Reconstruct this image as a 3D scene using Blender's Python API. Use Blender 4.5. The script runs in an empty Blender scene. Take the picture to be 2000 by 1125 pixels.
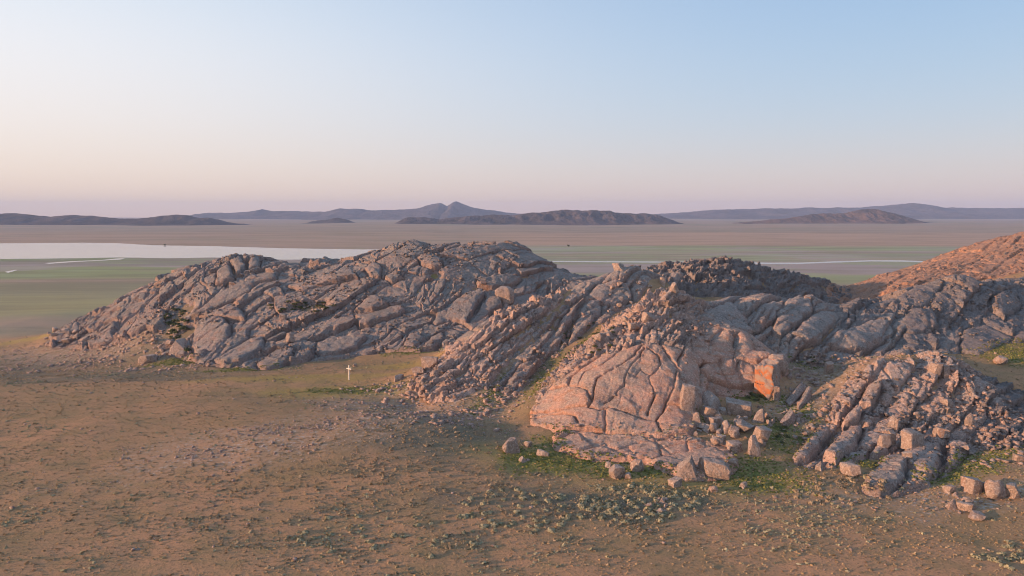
import bpy, math
import numpy as np
R = math.radians
sc = bpy.context.scene

# ------------------------------------------------------------------ camera
CAM_H, FPX, PITCH = 45.0, 1333.0, R(6.17)
cam_d = bpy.data.cameras.new('camera')
cam = bpy.data.objects.new('camera', cam_d)
sc.collection.objects.link(cam)
cam.location = (0, 0, CAM_H)
cam.rotation_euler = (R(90) - PITCH, 0, 0)
cam_d.sensor_width = 36.0
cam_d.lens = 36.0 * FPX / 2000.0
cam_d.clip_start = 1.0
cam_d.clip_end = 80000.0
sc.camera = cam

# ------------------------------------------------------------------ light
SUN_AZ, SUN_EL = -107.0, 9.0            # degrees from the view direction (+ to the right), elevation
SKY_STRENGTH = 0.15
SKY_FADE = (-0.78, 0.55)              # cosine of the angle to the sun over which the sky warms
sun_vec = np.array([math.sin(R(SUN_AZ)) * math.cos(R(SUN_EL)), math.cos(R(SUN_AZ)) * math.cos(R(SUN_EL)), math.sin(R(SUN_EL))])
sl = bpy.data.lights.new('sun', 'SUN')
sl.energy = 5.0
sl.angle = R(0.6)
sl.color = (1.0, 0.555, 0.31)
so = bpy.data.objects.new('sun', sl)
sc.collection.objects.link(so)
from mathutils import Vector
so.rotation_euler = Vector(sun_vec).to_track_quat('Z', 'Y').to_euler()
so.location = (-300, -60, 200)

world = bpy.data.worlds.new('World')
sc.world = world
world.use_nodes = True
wn = world.node_tree
wn.nodes.clear()
def wnode(t, **k):
    n = wn.nodes.new(t)
    for a, b in k.items():
        setattr(n, a, b)
    return n
sky = wnode('ShaderNodeTexSky', sky_type='NISHITA', sun_disc=False, sun_elevation=R(SUN_EL), sun_rotation=R(SUN_AZ))
sky.air_density, sky.dust_density, sky.ozone_density = 1.0, 0.6, 2.0
# an evening sky: the physical sky, graded towards the pale pink-to-blue sky of the hour; the
# grade depends only on height above the horizon and on the angle to the sun, all the way round
def lin(c):
    return tuple((v / 255 / 12.92) if v / 255 <= 0.04045 else ((v / 255 + 0.055) / 1.055) ** 2.4 for v in c)
tc = wnode('ShaderNodeTexCoord')
nrm = wnode('ShaderNodeVectorMath', operation='NORMALIZE')
wn.links.new(tc.outputs['Generated'], nrm.inputs[0])
sep = wnode('ShaderNodeSeparateXYZ')
wn.links.new(nrm.outputs[0], sep.inputs[0])
def sky_ramp(stops):
    mr = wnode('ShaderNodeMapRange')
    wn.links.new(sep.outputs['Z'], mr.inputs['Value'])
    mr.inputs['From Min'].default_value, mr.inputs['From Max'].default_value = 0.0, 1.0
    pw = wnode('ShaderNodeMath', operation='POWER')
    wn.links.new(mr.outputs[0], pw.inputs[0])
    pw.inputs[1].default_value = 0.5
    rp = wnode('ShaderNodeValToRGB')
    rp.color_ramp.interpolation = 'B_SPLINE'
    while len(rp.color_ramp.elements) < len(stops):
        rp.color_ramp.elements.new(0.5)
    for e, (el, c) in zip(rp.color_ramp.elements, stops):
        e.position = math.sin(R(el)) ** 0.5
        e.color = (*lin(c), 1)
    wn.links.new(pw.outputs[0], rp.inputs[0])
    return rp.outputs[0]
far_side = sky_ramp([(0, (224, 194, 190)), (1.2, (224, 200, 196)), (3.6, (216, 207, 207)), (7, (196, 208, 222)), (12, (176, 202, 228)), (18, (155, 188, 226)), (40, (146, 176, 214)), (90, (134, 162, 204))])
sun_side = sky_ramp([(0, (249, 212, 188)), (1.2, (252, 222, 200)), (3.6, (254, 234, 220)), (7, (255, 244, 238)), (12, (252, 250, 252)), (18, (226, 238, 250)), (40, (182, 204, 230)), (90, (134, 162, 204))])
dt = wnode('ShaderNodeVectorMath', operation='DOT_PRODUCT')
wn.links.new(nrm.outputs[0], dt.inputs[0])
dt.inputs[1].default_value = tuple(sun_vec)
mr = wnode('ShaderNodeMapRange', interpolation_type='SMOOTHSTEP')
wn.links.new(dt.outputs['Value'], mr.inputs['Value'])
mr.inputs['From Min'].default_value, mr.inputs['From Max'].default_value = SKY_FADE
mx = wnode('ShaderNodeMix', data_type='RGBA')
wn.links.new(mr.outputs[0], mx.inputs[0])
wn.links.new(far_side, mx.inputs[6])
wn.links.new(sun_side, mx.inputs[7])
sc1 = wnode('ShaderNodeVectorMath', operation='SCALE')
wn.links.new(sky.outputs[0], sc1.inputs[0])
sc1.inputs['Scale'].default_value = SKY_STRENGTH
mx2 = wnode('ShaderNodeMix', data_type='RGBA')
mx2.inputs[0].default_value = 0.88
wn.links.new(sc1.outputs[0], mx2.inputs[6])
wn.links.new(mx.outputs[2], mx2.inputs[7])
bg = wnode('ShaderNodeBackground')
bg.inputs['Strength'].default_value = 0.66
wo = wnode('ShaderNodeOutputWorld')
wn.links.new(mx2.outputs[2], bg.inputs[0])
wn.links.new(bg.outputs[0], wo.inputs[0])

sc.view_settings.view_transform = 'Standard'
sc.view_settings.look = 'None'
sc.view_settings.gamma = 1.0
sc.view_settings.exposure = 0.68
sc.cycles.use_denoising = True
sc.cycles.filter_width = 1.0
sc.cycles.max_bounces = 4
sc.cycles.diffuse_bounces = 2
sc.cycles.glossy_bounces = 2
sc.cycles.volume_bounces = 0
sc.cycles.use_adaptive_sampling = True
sc.cycles.adaptive_threshold = 0.02

# ------------------------------------------------------------------ pixels of the 2000 x 1125 survey -> places
CP, SP = math.cos(PITCH), math.sin(PITCH)
def W(px, py, Y):
    u, v = (px - 1000) / FPX, (562.5 - py) / FPX
    d = (u, CP + v * SP, -SP + v * CP)
    k = Y / d[1]
    return (d[0] * k, Y, CAM_H + d[2] * k)
def G(px, py, z):
    u, v = (px - 1000) / FPX, (562.5 - py) / FPX
    d = (u, CP + v * SP, -SP + v * CP)
    k = (z - CAM_H) / d[2]
    return (d[0] * k, d[1] * k, z)

# ------------------------------------------------------------------ noise
def _h(ix, iy, s):
    n = (ix.astype(np.int64) * 374761393 + iy.astype(np.int64) * 668265263 + int(s) * 974711) & 0xffffffff
    n = ((n ^ (n >> 13)) * 1274126177) & 0xffffffff
    n = ((n ^ (n >> 16)) * 2246822519) & 0xffffffff
    n = n ^ (n >> 15)
    return (n & 0xffffff) / float(0x1000000)
def vnoise(x, y, s=0):
    ix, iy = np.floor(x), np.floor(y)
    fx, fy = x - ix, y - iy
    fx = fx * fx * fx * (fx * (fx * 6 - 15) + 10)
    fy = fy * fy * fy * (fy * (fy * 6 - 15) + 10)
    a, b = _h(ix, iy, s), _h(ix + 1, iy, s)
    c, d = _h(ix, iy + 1, s), _h(ix + 1, iy + 1, s)
    return (a + (b - a) * fx + (c - a) * fy + (a - b - c + d) * fx * fy) * 2 - 1
def fbm(x, y, s=0, o=4, g=0.5):
    r, a, t = 0.0, 1.0, 0.0
    c, q = math.cos(0.6), math.sin(0.6)
    for k in range(o):
        r = r + a * vnoise(x, y, s + 17 * k)
        t += a
        a *= g
        x, y = (x * c - y * q) * 2.03, (x * q + y * c) * 2.03
    return r / t
def sstep(a, b, x):
    t = np.clip((x - a) / (b - a), 0, 1)
    return t * t * (3 - 2 * t)
def voro(u, v, s, jit=0.85):
    """cell ids, distance to the cell's border and the cell's centre"""
    iu, iv = np.floor(u), np.floor(v)
    best = np.full(u.shape, 1e9)
    bi, bj = iu.copy(), iv.copy()
    bx, by = u.copy(), v.copy()
    for di in (-1, 0, 1):
        for dj in (-1, 0, 1):
            ci, cj = iu + di, iv + dj
            cx = ci + 0.5 + (_h(ci, cj, s) - 0.5) * jit
            cy = cj + 0.5 + (_h(ci, cj, s + 1) - 0.5) * jit
            d = (cx - u) ** 2 + (cy - v) ** 2
            m = d < best
            best = np.where(m, d, best)
            bi, bj = np.where(m, ci, bi), np.where(m, cj, bj)
            bx, by = np.where(m, cx, bx), np.where(m, cy, by)
    edge = np.full(u.shape, 9.0)
    for di in (-2, -1, 0, 1, 2):
        for dj in (-2, -1, 0, 1, 2):
            ci, cj = iu + di, iv + dj
            cx = ci + 0.5 + (_h(ci, cj, s) - 0.5) * jit
            cy = cj + 0.5 + (_h(ci, cj, s + 1) - 0.5) * jit
            dx, dy = cx - bx, cy - by
            l = np.sqrt(dx * dx + dy * dy)
            ok = l > 1e-6
            e = np.where(ok, ((cx + bx) * 0.5 - u) * dx + ((cy + by) * 0.5 - v) * dy, 9.0) / np.where(ok, l, 1)
            edge = np.minimum(edge, e)
    return bi, bj, np.maximum(edge, 0), bx, by

# ------------------------------------------------------------------ the lie of the land (control points -> smooth surface)
PLAIN = -15.0
LINES = []                                  # polylines of (x, y, z)
def L(pts):
    LINES.append(np.array([W(*p) for p in pts], float))
def LG(pts):
    LINES.append(np.array([G(*p) for p in pts], float))
A_RIDGE = [(80,668,262),(130,640,268),(200,608,272),(260,572,275),(330,535,278),(380,518,278),(430,503,278),(490,498,278),(520,506,280),(545,521,283),(590,515,283),(640,510,282),(690,513,280),(720,498,280),(755,487,280),(790,473,280),(820,469,280),(860,479,283),(900,478,285),(950,473,285),(990,473,287),(1020,484,290),(1060,512,292),(1100,536,295),(1130,549,297),(1180,556,300)]
A_BASE = [(80,680,-5),(170,692,-4),(250,702,-3.5),(330,712,-2),(420,714,-1),(520,726,-.5),(600,708,0),(680,699,0),(760,692,1),(850,683,2)]
B_RIDGE = [(815,795,161),(835,760,165),(870,725,170),(905,690,177),(940,650,183),(975,615,190),(1010,597,195),(1045,590,200),(1100,570,210),(1150,545,217),(1190,530,222),(1220,518,225),(1250,522,228),(1280,530,234)]
C_RIB = [(975,765,165),(1030,705,178),(1085,650,190),(1150,600,203),(1190,575,212)]
D_RIDGE = [(1050,775,150),(1110,720,156),(1170,670,163),(1230,625,170),(1270,590,175),(1310,555,180),(1335,572,181)]
G_TOP = [(1380,592,195),(1430,587,200),(1480,577,205),(1530,582,205),(1590,574,205),(1615,588,205),(1640,612,200)]
J_TOP = [(1645,650,185),(1700,612,200),(1760,582,212),(1820,557,220),(1870,539,225),(1900,546,226),(1925,560,226),(1960,549,235),(2000,541,245),(2100,530,262),(2300,530,280)]
I_TOP = [(1620,605,280),(1660,570,298),(1720,537,310),(1780,526,320),(1830,511,330),(1880,489,335),(1940,468,340),(2000,454,345),(2100,430,352),(2300,400,365)]
H_TOP = [(1285,523,255),(1300,518,258),(1340,513,262),(1400,504,265),(1430,508,266),(1470,516,268),(1500,530,270),(1550,541,275),(1600,551,285),(1640,557,300)]
K_TOP = [(1690,722,151),(1740,700,152),(1780,705,155),(1830,693,156),(1880,716,155),(1950,762,152),(2010,795,150),(2100,830,148)]
for l in (A_RIDGE, B_RIDGE, C_RIB, D_RIDGE, G_TOP, J_TOP, I_TOP, H_TOP, K_TOP):
    L(l)
LG(A_BASE)
# slopes and hollows behind the crests
LINES.append(np.array([(W(*p)[0], p[2] + 45, -6) for p in A_RIDGE]))
LINES.append(np.array([(W(*p)[0], p[2] + 85, PLAIN) for p in A_RIDGE]))
LINES.append(np.array([(W(*p)[0], p[2] + 50, 6 if p[0] < 1500 else 2) for p in H_TOP]))
LINES.append(np.array([(W(*p)[0], p[2] + 95, -11) for p in H_TOP]))
LINES.append(np.array([(W(*p)[0] + 10, p[2] + 60, min(W(*p)[2] - 12, 8)) for p in I_TOP]))
L([(1255,560,240),(1300,562,236),(1400,578,234),(1460,572,240)]); L([(1500,562,262),(1570,562,268),(1610,572,266)])
LINES.append(np.array([(-10, 214, 4.5), (0, 226, 6), (12, 243, 10), (24, 258, 13)]))
LINES.append(np.array([(60, 222, 13.5), (75, 228, 13), (95, 232, 11), (112, 236, 8.5)]))
LINES.append(np.array([(118, 250, 7), (134, 262, 8.5), (165, 268, 12), (200, 275, 15)]))
# gullies between the central ridges
LG([(905,812,.4),(950,780,1.5),(1000,728,5),(1050,680,9),(1100,640,13)])
LG([(1000,805,.5),(1060,738,3.2),(1120,683,8.5),(1200,632,13.8),(1250,592,17.5)])
L([(1130,555,222),(1180,548,228)])
# the big dome and what lies round it
LG([(1040,822,.8),(1085,848,1.2),(1180,852,1.3),(1280,858,1.4),(1330,852,2)])
L([(1060,790,148),(1150,762,143),(1250,742,145),(1320,735,147)])
L([(1100,745,151),(1180,692,155),(1260,680,155),(1330,690,155)])
L([(1345,615,178),(1360,650,168),(1410,672,163),(1450,650,167),(1500,690,160)])
L([(1390,705,156.5),(1440,705,158),(1490,712,158)]); LG([(1395,778,4),(1450,772,4.2),(1500,780,4)])
LG([(1360,830,2.4),(1400,805,3.2),(1450,835,2.4),(1500,850,1.5),(1480,890,.4),(1420,905,.2)])
LG([(1080,872,.1),(1130,895,0),(1250,912,0),(1340,940,0),(1430,938,-.2)])
L([(1450,640,178),(1540,650,176),(1600,660,178),(1680,660,180)])
L([(1420,700,162),(1540,702,166),(1620,700,170),(1700,692,177),(1760,690,180),(1830,686,182),(1880,690,183)])
LG([(1570,742,6),(1550,800,3),(1535,850,1),(1525,905,0)]); LG([(1610,722,7),(1660,706,8.6),(1800,682,9.2)])
L([(1890,640,200),(1895,600,212)]); LG([(1950,702,7),(2000,705,7),(1960,660,9.5),(2080,720,6)])
L([(1945,600,215),(2000,620,212),(2080,600,225)])
L([(1750,560,270),(1850,532,290),(2000,522,292),(1700,590,262)])
L([(1600,862,132),(1650,800,140),(1700,760,146)]); L([(1750,800,142),(1850,805,143),(1900,800,144),(1730,880,129),(1830,880,131)])
LG([(1550,908,.2),(1640,912,0),(1690,972,-.6),(1760,970,-.6),(1830,945,-.2),(1910,905,.5),(2000,885,1),(2120,900,1)])
# open ground
LG([(x, 1200, 0) for x in range(-1200, 3300, 300)])
LG([(-200,1000,.3),(300,1000,.2),(800,1000,0),(1200,1010,-.5),(1600,1030,-.6),(2000,1060,-.6),(2300,1040,0)])
LG([(-300,860,.6),(0,860,1),(300,850,1.5),(600,845,2.6),(720,810,3.4),(800,822,3.6),(880,832,3.0),(960,868,1.2)])
LG([(-300,805,0),(0,790,.6),(150,772,1),(300,757,1.4),(450,742,1.6),(600,740,1.2),(682,742,1),(760,745,1.4)])
LG([(-300,755,-3),(0,745,-2),(150,735,-2),(300,724,-2)])
LG([(-300,700,-7),(0,688,-6.5),(60,682,-5.5)]); LG([(-400,640,-12),(-200,640,-12),(0,636,-12),(100,620,-12)])
LG([(620,722,.3),(760,715,1.2),(830,715,2)])
LG([(2300,900,1),(2300,800,3),(2600,900,1)])
LINES.append(np.array([(x, 20, 0) for x in range(-320, 361, 80)], float))
LINES.append(np.array([(x, 458, PLAIN) for x in range(-320, 361, 40)], float))
LINES.append(np.array([(-320, y, PLAIN) for y in range(300, 460, 40)], float))
LINES.append(np.array([(-320, 20, -1), (-320, 100, -2), (-320, 180, -6), (-320, 240, -10)], float))
LINES.append(np.array([(360, 20, 0), (360, 100, 2), (360, 180, 8)], float))
cp = []
for l in LINES:
    cp.append(l[0])
    for a, b in zip(l[:-1], l[1:]):
        n = max(1, int(math.hypot(b[0] - a[0], b[1] - a[1]) / 6.0))
        for k in range(1, n + 1):
            cp.append(a + (b - a) * k / n)
cp = np.array(cp)
_, ui = np.unique(np.round(cp[:, :2] / 0.8).astype(int), axis=0, return_index=True)
cp = cp[ui]
def rbf_fit(P):
    d = np.sqrt(((P[:, None, :2] - P[None, :, :2]) ** 2).sum(-1) + 0.3)
    n = len(P)
    M = np.zeros((n + 3, n + 3))
    M[:n, :n] = d - 0.25 * np.eye(n)
    M[:n, n:] = np.c_[np.ones(n), P[:, :2] / 100]
    M[n:, :n] = M[:n, n:].T
    return np.linalg.solve(M, np.r_[P[:, 2], 0, 0, 0])
X0, X1, Y0, Y1 = -320, 360, 20, 458
gx, gy = np.arange(X0, X1 + 1.0), np.arange(Y0, Y1 + 1.0)
cw = rbf_fit(cp)
BASE = np.zeros((len(gy), len(gx)))
for j, yy in enumerate(gy):
    d = np.sqrt((gx[:, None] - cp[None, :, 0]) ** 2 + (yy - cp[None, :, 1]) ** 2 + 0.3)
    BASE[j] = d @ cw[:-3] + cw[-3] + cw[-2] * gx / 100 + cw[-1] * yy / 100
def blur(a, n):
    for _ in range(n):
        p = np.pad(a, 1, mode='edge')
        a = (p[:-2, 1:-1] + p[2:, 1:-1] + 2 * p[1:-1, 1:-1]) / 4
        p = np.pad(a, 1, mode='edge')
        a = (p[1:-1, :-2] + p[1:-1, 2:] + 2 * p[1:-1, 1:-1]) / 4
    return a
BASE = blur(BASE, 2)
def far_z(x, y):
    """the plain beyond: flat by the water, a low bench, then slowly rising"""
    z = PLAIN + 9 * sstep(1600, 2300, y + 260 * vnoise(x / 900, y / 900, 5) - 0.12 * x) * (0.55 + 0.45 * vnoise(x / 700 + 3, y / 900, 9))
    z = z + 3.5 * fbm(x / 420, y / 420, 3, 3) * sstep(1600, 2100, y)
    return z
def base_z(x, y):
    x, y = np.asarray(x, float), np.asarray(y, float)
    cx, cy = np.clip(x, X0, X1 - 1e-3), np.clip(y, Y0, Y1 - 1e-3)
    fx, fy = cx - X0, cy - Y0
    i, j = np.floor(fx).astype(int), np.floor(fy).astype(int)
    fx, fy = fx - i, fy - j
    z = (BASE[j, i] * (1 - fx) + BASE[j, i + 1] * fx) * (1 - fy) + (BASE[j + 1, i] * (1 - fx) + BASE[j + 1, i + 1] * fx) * fy
    out = np.hypot(x - cx, np.where(y > cy, y - cy, 0))
    w = sstep(0, 260, out)
    return z * (1 - w) + far_z(x, y) * w
def hit(px, py, y0=70.0, y1=458.0):
    """where the line of sight through a surveyed pixel meets the land"""
    ys = np.arange(y0, y1, 0.5)
    p = np.array([W(px, py, 1.0)])[0]
    xs = p[0] * ys
    zs = CAM_H + (p[2] - CAM_H) * ys
    below = np.nonzero(zs < base_z(xs, ys))[0]
    k = below[0] if len(below) else len(ys) - 1
    return xs[k], ys[k]

# ------------------------------------------------------------------ mesh and scene helpers
C = sc.collection
def mesh_from(name, V, F, mat=None, smooth=True, sharp=0):
    me = bpy.data.meshes.new(name)
    V = np.ascontiguousarray(V, np.float32)
    F = np.ascontiguousarray(F, np.int32)
    k = F.shape[1]
    me.vertices.add(len(V))
    me.vertices.foreach_set('co', V.ravel())
    me.loops.add(F.size)
    me.loops.foreach_set('vertex_index', F.ravel())
    me.polygons.add(len(F))
    me.polygons.foreach_set('loop_start', np.arange(0, F.size, k, dtype=np.int32))
    me.update(calc_edges=True)
    me.validate()
    if smooth:
        me.polygons.foreach_set('use_smooth', np.ones(len(me.polygons), bool))
    if mat:
        me.materials.append(mat)
    if sharp:
        me.set_sharp_from_angle(angle=R(sharp))
    return me
def link(name, me, parent=None):
    o = bpy.data.objects.new(name, me)
    C.objects.link(o)
    if parent:
        o.parent = parent
    return o
def tag(o, label=None, cat=None, group=None, kind=None):
    if label: o['label'] = label
    if cat: o['category'] = cat
    if group: o['group'] = group
    if kind: o['kind'] = kind
    return o
def grid_faces(ny, nx):
    a = np.arange(ny * nx).reshape(ny, nx)
    return np.stack([a[:-1, :-1], a[:-1, 1:], a[1:, 1:], a[1:, :-1]], -1).reshape(-1, 4)
def point_attr(me, name, vals):
    at = me.attributes.new(name, 'FLOAT', 'POINT')
    at.data.foreach_set('value', np.ascontiguousarray(vals, np.float32).ravel())

# ------------------------------------------------------------------ materials
class NT:
    def __init__(s, name):
        s.m = bpy.data.materials.new(name)
        s.m.use_nodes = True
        s.t = s.m.node_tree
        s.t.nodes.clear()
        s.out = s.n('ShaderNodeOutputMaterial')
        s.geo = s.n('ShaderNodeNewGeometry')
    def n(s, t, **k):
        q = s.t.nodes.new(t)
        for a, b in k.items():
            setattr(q, a, b)
        return q
    def l(s, a, b):
        s.t.links.new(a, b)
    def inp(s, sock, v):
        if hasattr(v, 'is_linked') or isinstance(v, bpy.types.NodeSocket):
            s.l(v, sock)
        else:
            sock.default_value = v
    def noise(s, scale, detail=4, rough=0.55, dist=0.0, vec=None):
        q = s.n('ShaderNodeTexNoise')
        q.inputs['Scale'].default_value = scale
        q.inputs['Detail'].default_value = detail
        q.inputs['Roughness'].default_value = rough
        q.inputs['Distortion'].default_value = dist
        s.l(vec or s.geo.outputs['Position'], q.inputs['Vector'])
        return q.outputs['Fac']
    def ramp(s, v, lo, hi):
        q = s.n('ShaderNodeMapRange', interpolation_type='SMOOTHSTEP')
        s.inp(q.inputs['Value'], v)
        q.inputs['From Min'].default_value = lo
        q.inputs['From Max'].default_value = hi
        return q.outputs['Result']
    def math(s, op, a, b=0.0):
        q = s.n('ShaderNodeMath', operation=op)
        s.inp(q.inputs[0], a)
        s.inp(q.inputs[1], b)
        return q.outputs[0]
    def mix(s, f, a, b):
        q = s.n('ShaderNodeMix', data_type='RGBA')
        s.inp(q.inputs[0], f)
        for sock, v in ((q.inputs[6], a), (q.inputs[7], b)):
            if isinstance(v, tuple):
                sock.default_value = (*v, 1)
            else:
                s.l(v, sock)
        return q.outputs[2]
    def attr(s, name):
        return s.n('ShaderNodeAttribute', attribute_name=name).outputs['Fac']
    def map(s, scale=(1, 1, 1), rot=(0, 0, 0)):
        q = s.n('ShaderNodeMapping')
        q.inputs['Scale'].default_value = scale
        q.inputs['Rotation'].default_value = rot
        s.l(s.geo.outputs['Position'], q.inputs['Vector'])
        return q.outputs[0]
    def bump(s, h, strength=0.5, dist=0.1, normal=None):
        q = s.n('ShaderNodeBump')
        q.inputs['Strength'].default_value = strength
        q.inputs['Distance'].default_value = dist
        s.l(h, q.inputs['Height'])
        if normal:
            s.l(normal, q.inputs['Normal'])
        return q.outputs[0]
    def bsdf(s, col, rough=0.9, normal=None, spec=0.2):
        q = s.n('ShaderNodeBsdfPrincipled')
        if isinstance(col, tuple):
            q.inputs['Base Color'].default_value = (*col, 1)
        else:
            s.l(col, q.inputs['Base Color'])
        s.inp(q.inputs['Roughness'], rough)
        q.inputs['Specular IOR Level'].default_value = spec
        if normal:
            s.l(normal, q.inputs['Normal'])
        s.l(q.outputs[0], s.out.inputs['Surface'])
        return q

def rock_material(name, pink, grey, rust, rust_amt=0.35, grey_lo=0.42, grain=1.0):
    t = NT(name)
    big = t.noise(0.11, 5, 0.65, 0.3)
    mid = t.noise(0.6, 6, 0.7, 0.5)
    fine = t.noise(2.6, 5, 0.7)
    nz = t.n('ShaderNodeSeparateXYZ')
    t.l(t.geo.outputs['Normal'], nz.inputs[0])
    lich = t.math('ADD', t.math('MULTIPLY', nz.outputs['Z'], 0.25), t.math('MULTIPLY', t.math('ADD', big, mid), 0.55))
    c = t.mix(t.ramp(lich, grey_lo + 0.24, grey_lo + 0.42), pink, grey)
    pat = t.noise(0.16, 5, 0.7, 0.8)
    c = t.mix(t.math('MULTIPLY', t.ramp(pat, 0.54, 0.60), 0.45), c, tuple(g * 0.55 for g in grey))
    c = t.mix(t.math('MULTIPLY', t.ramp(pat, 0.45, 0.39), 0.40), c, tuple(min(1, g * 1.25) for g in pink))
    # iron staining and dark varnish in streaks that run down the faces
    st = t.noise(0.35, 4, 0.6, 0.3, t.map((1, 1, 0.22)))
    c = t.mix(t.math('MULTIPLY', t.ramp(st, 0.54, 0.68), rust_amt), c, rust)
    dk = t.noise(0.7, 6, 0.75, 0.6, t.map((1, 1, 0.3)))
    c = t.mix(t.math('MULTIPLY', t.ramp(dk, 0.53, 0.66), 0.55 * grain), c, (0.058, 0.052, 0.050))
    c = t.mix(t.math('MULTIPLY', t.ramp(fine, 0.50, 0.62), 0.55), c, tuple(min(1, g * 1.7) for g in grey))
    sp = t.noise(2.1, 5, 0.75, 0.3)
    c = t.mix(t.math('MULTIPLY', t.ramp(sp, 0.53, 0.62), 0.62 * grain), c, tuple(g * 0.30 for g in grey))
    sp2 = t.noise(5.0, 3, 0.7)
    c = t.mix(t.math('MULTIPLY', t.ramp(sp2, 0.54, 0.64), 0.5 * grain), c, tuple(g * 0.35 for g in grey))
    hb = t.math('ADD', t.math('MULTIPLY', t.noise(0.9, 7, 0.72, 0.4), 1.0), t.math('MULTIPLY', fine, 0.4))
    n = t.bump(hb, 1.0, 1.0)
    t.bsdf(c, 0.9, n, 0.15)
    return t.m
M_ROCK = rock_material('granite', (0.385, 0.272, 0.232), (0.335, 0.302, 0.280), (0.44, 0.22, 0.13), 0.36, 0.37)
M_HILL = rock_material('weathered_granite', (0.345, 0.25, 0.22), (0.285, 0.262, 0.248), (0.42, 0.215, 0.13), 0.4, 0.36)
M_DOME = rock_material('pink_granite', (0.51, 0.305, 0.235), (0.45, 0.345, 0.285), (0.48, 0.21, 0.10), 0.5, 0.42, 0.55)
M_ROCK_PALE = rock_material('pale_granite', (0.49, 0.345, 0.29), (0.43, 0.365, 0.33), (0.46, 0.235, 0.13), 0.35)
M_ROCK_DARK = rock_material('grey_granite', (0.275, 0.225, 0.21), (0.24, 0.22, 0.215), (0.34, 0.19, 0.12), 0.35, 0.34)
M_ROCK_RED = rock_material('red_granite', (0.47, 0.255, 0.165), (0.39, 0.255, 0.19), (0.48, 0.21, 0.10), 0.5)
M_BOULDER = rock_material('boulder_granite', (0.42, 0.315, 0.265), (0.42, 0.37, 0.335), (0.46, 0.21, 0.11), 0.35, 0.46, 0.75)

def rust_material():
    t = NT('iron_stained_granite')
    a = t.noise(0.55, 5, 0.65, 0.4)
    c = t.mix(t.ramp(a, 0.40, 0.66), (0.40, 0.14, 0.055), (0.33, 0.14, 0.08))
    w = t.noise(1.3, 4, 0.7, 1.2)
    c = t.mix(t.math('MULTIPLY', t.ramp(w, 0.62, 0.70), 0.8), c, (0.62, 0.50, 0.40))
    g = t.noise(0.42, 4, 0.6, 0.2, t.map((1, 1, 1.6)))
    c = t.mix(t.ramp(g, 0.48, 0.58), c, (0.29, 0.215, 0.18))
    t.bsdf(c, 0.85, t.bump(t.noise(1.2, 6, 0.65), 0.5, 0.3), 0.2)
    return t.m
M_RUST = rust_material()

def ground_material():
    t = NT('steppe_ground')
    green, dry, sage, dust, far = (t.attr(k) for k in ('green', 'yellow', 'sage', 'stony', 'far'))
    n1 = t.noise(0.035, 5, 0.6, 0.5)
    n2 = t.noise(0.30, 5, 0.65, 0.4, t.map((0.6, 1, 1)))
    n3 = t.noise(2.6, 5, 0.7)
    c = t.mix(t.ramp(n1, 0.36, 0.64), (0.305, 0.205, 0.115), (0.430, 0.250, 0.142))
    c = t.mix(t.math('MULTIPLY', t.ramp(n2, 0.44, 0.64), 0.5), c, (0.225, 0.178, 0.088))
    c = t.mix(t.math('MULTIPLY', dry, 0.85), c, (0.36, 0.265, 0.085))
    c = t.mix(t.math('MULTIPLY', sage, 0.85), c, (0.150, 0.140, 0.105))
    gg = t.mix(t.ramp(n2, 0.35, 0.65), (0.130, 0.150, 0.045), (0.205, 0.200, 0.070))
    c = t.mix(t.math('MULTIPLY', green, t.ramp(t.noise(0.7, 5, 0.7), 0.30, 0.55)), c, gg)
    sp = t.ramp(t.noise(1.3, 4, 0.7), 0.54, 0.60)
    c = t.mix(t.math('MULTIPLY', dust, 0.28), c, (0.46, 0.31, 0.225))
    c = t.mix(t.math('MULTIPLY', sp, dust), c, (0.46, 0.40, 0.35))
    c = t.mix(t.math('MULTIPLY', t.ramp(n3, 0.50, 0.64), 0.62), c, (0.155, 0.118, 0.074))
    c = t.mix(t.math('MULTIPLY', t.ramp(n3, 0.46, 0.28), 0.35), c, (0.30, 0.22, 0.15))
    # the plain
    fc = t.n('ShaderNodeAttribute', attribute_name='plain_colour').outputs['Color']
    fn = t.noise(0.022, 7, 0.68, 0.4, t.map((0.16, 1, 1)))
    fc2 = t.mix(t.math('MULTIPLY', t.ramp(fn, 0.44, 0.62), 0.45), fc, (0.200, 0.170, 0.110))
    c = t.mix(far, c, fc2)
    hb = t.math('ADD', t.math('MULTIPLY', t.noise(0.9, 5, 0.7), 1.0), t.math('MULTIPLY', n3, 0.5))
    t.bsdf(c, 0.95, t.bump(hb, 0.55, 0.45), 0.1)
    return t.m
M_GROUND = ground_material()

def leaf_material(name, a, b, scale=0.6):
    t = NT(name)
    c = t.mix(t.ramp(t.noise(scale, 3, 0.6), 0.35, 0.65), a, b)
    t.bsdf(c, 0.9, None, 0.1)
    return t.m
M_SAGE = leaf_material('sagebrush_leaves', (0.23, 0.225, 0.145), (0.36, 0.33, 0.22))
M_SAGE_DULL = leaf_material('dull_sagebrush_leaves', (0.24, 0.19, 0.125), (0.36, 0.28, 0.185))
M_TUFT = leaf_material('dry_grass', (0.27, 0.20, 0.115), (0.42, 0.29, 0.165))
M_BUSH = leaf_material('green_bush_leaves', (0.060, 0.068, 0.030), (0.110, 0.115, 0.050), 1.4)
M_GRASS = leaf_material('fresh_grass', (0.135, 0.158, 0.045), (0.215, 0.215, 0.075))

def plain_material(name, col, rough=0.8, var=0.3):
    t = NT(name)
    c = t.mix(t.ramp(t.noise(2.5, 4, 0.6), 0.35, 0.7), col, tuple(v * (1 - var) for v in col))
    t.bsdf(c, rough)
    return t.m

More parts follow.
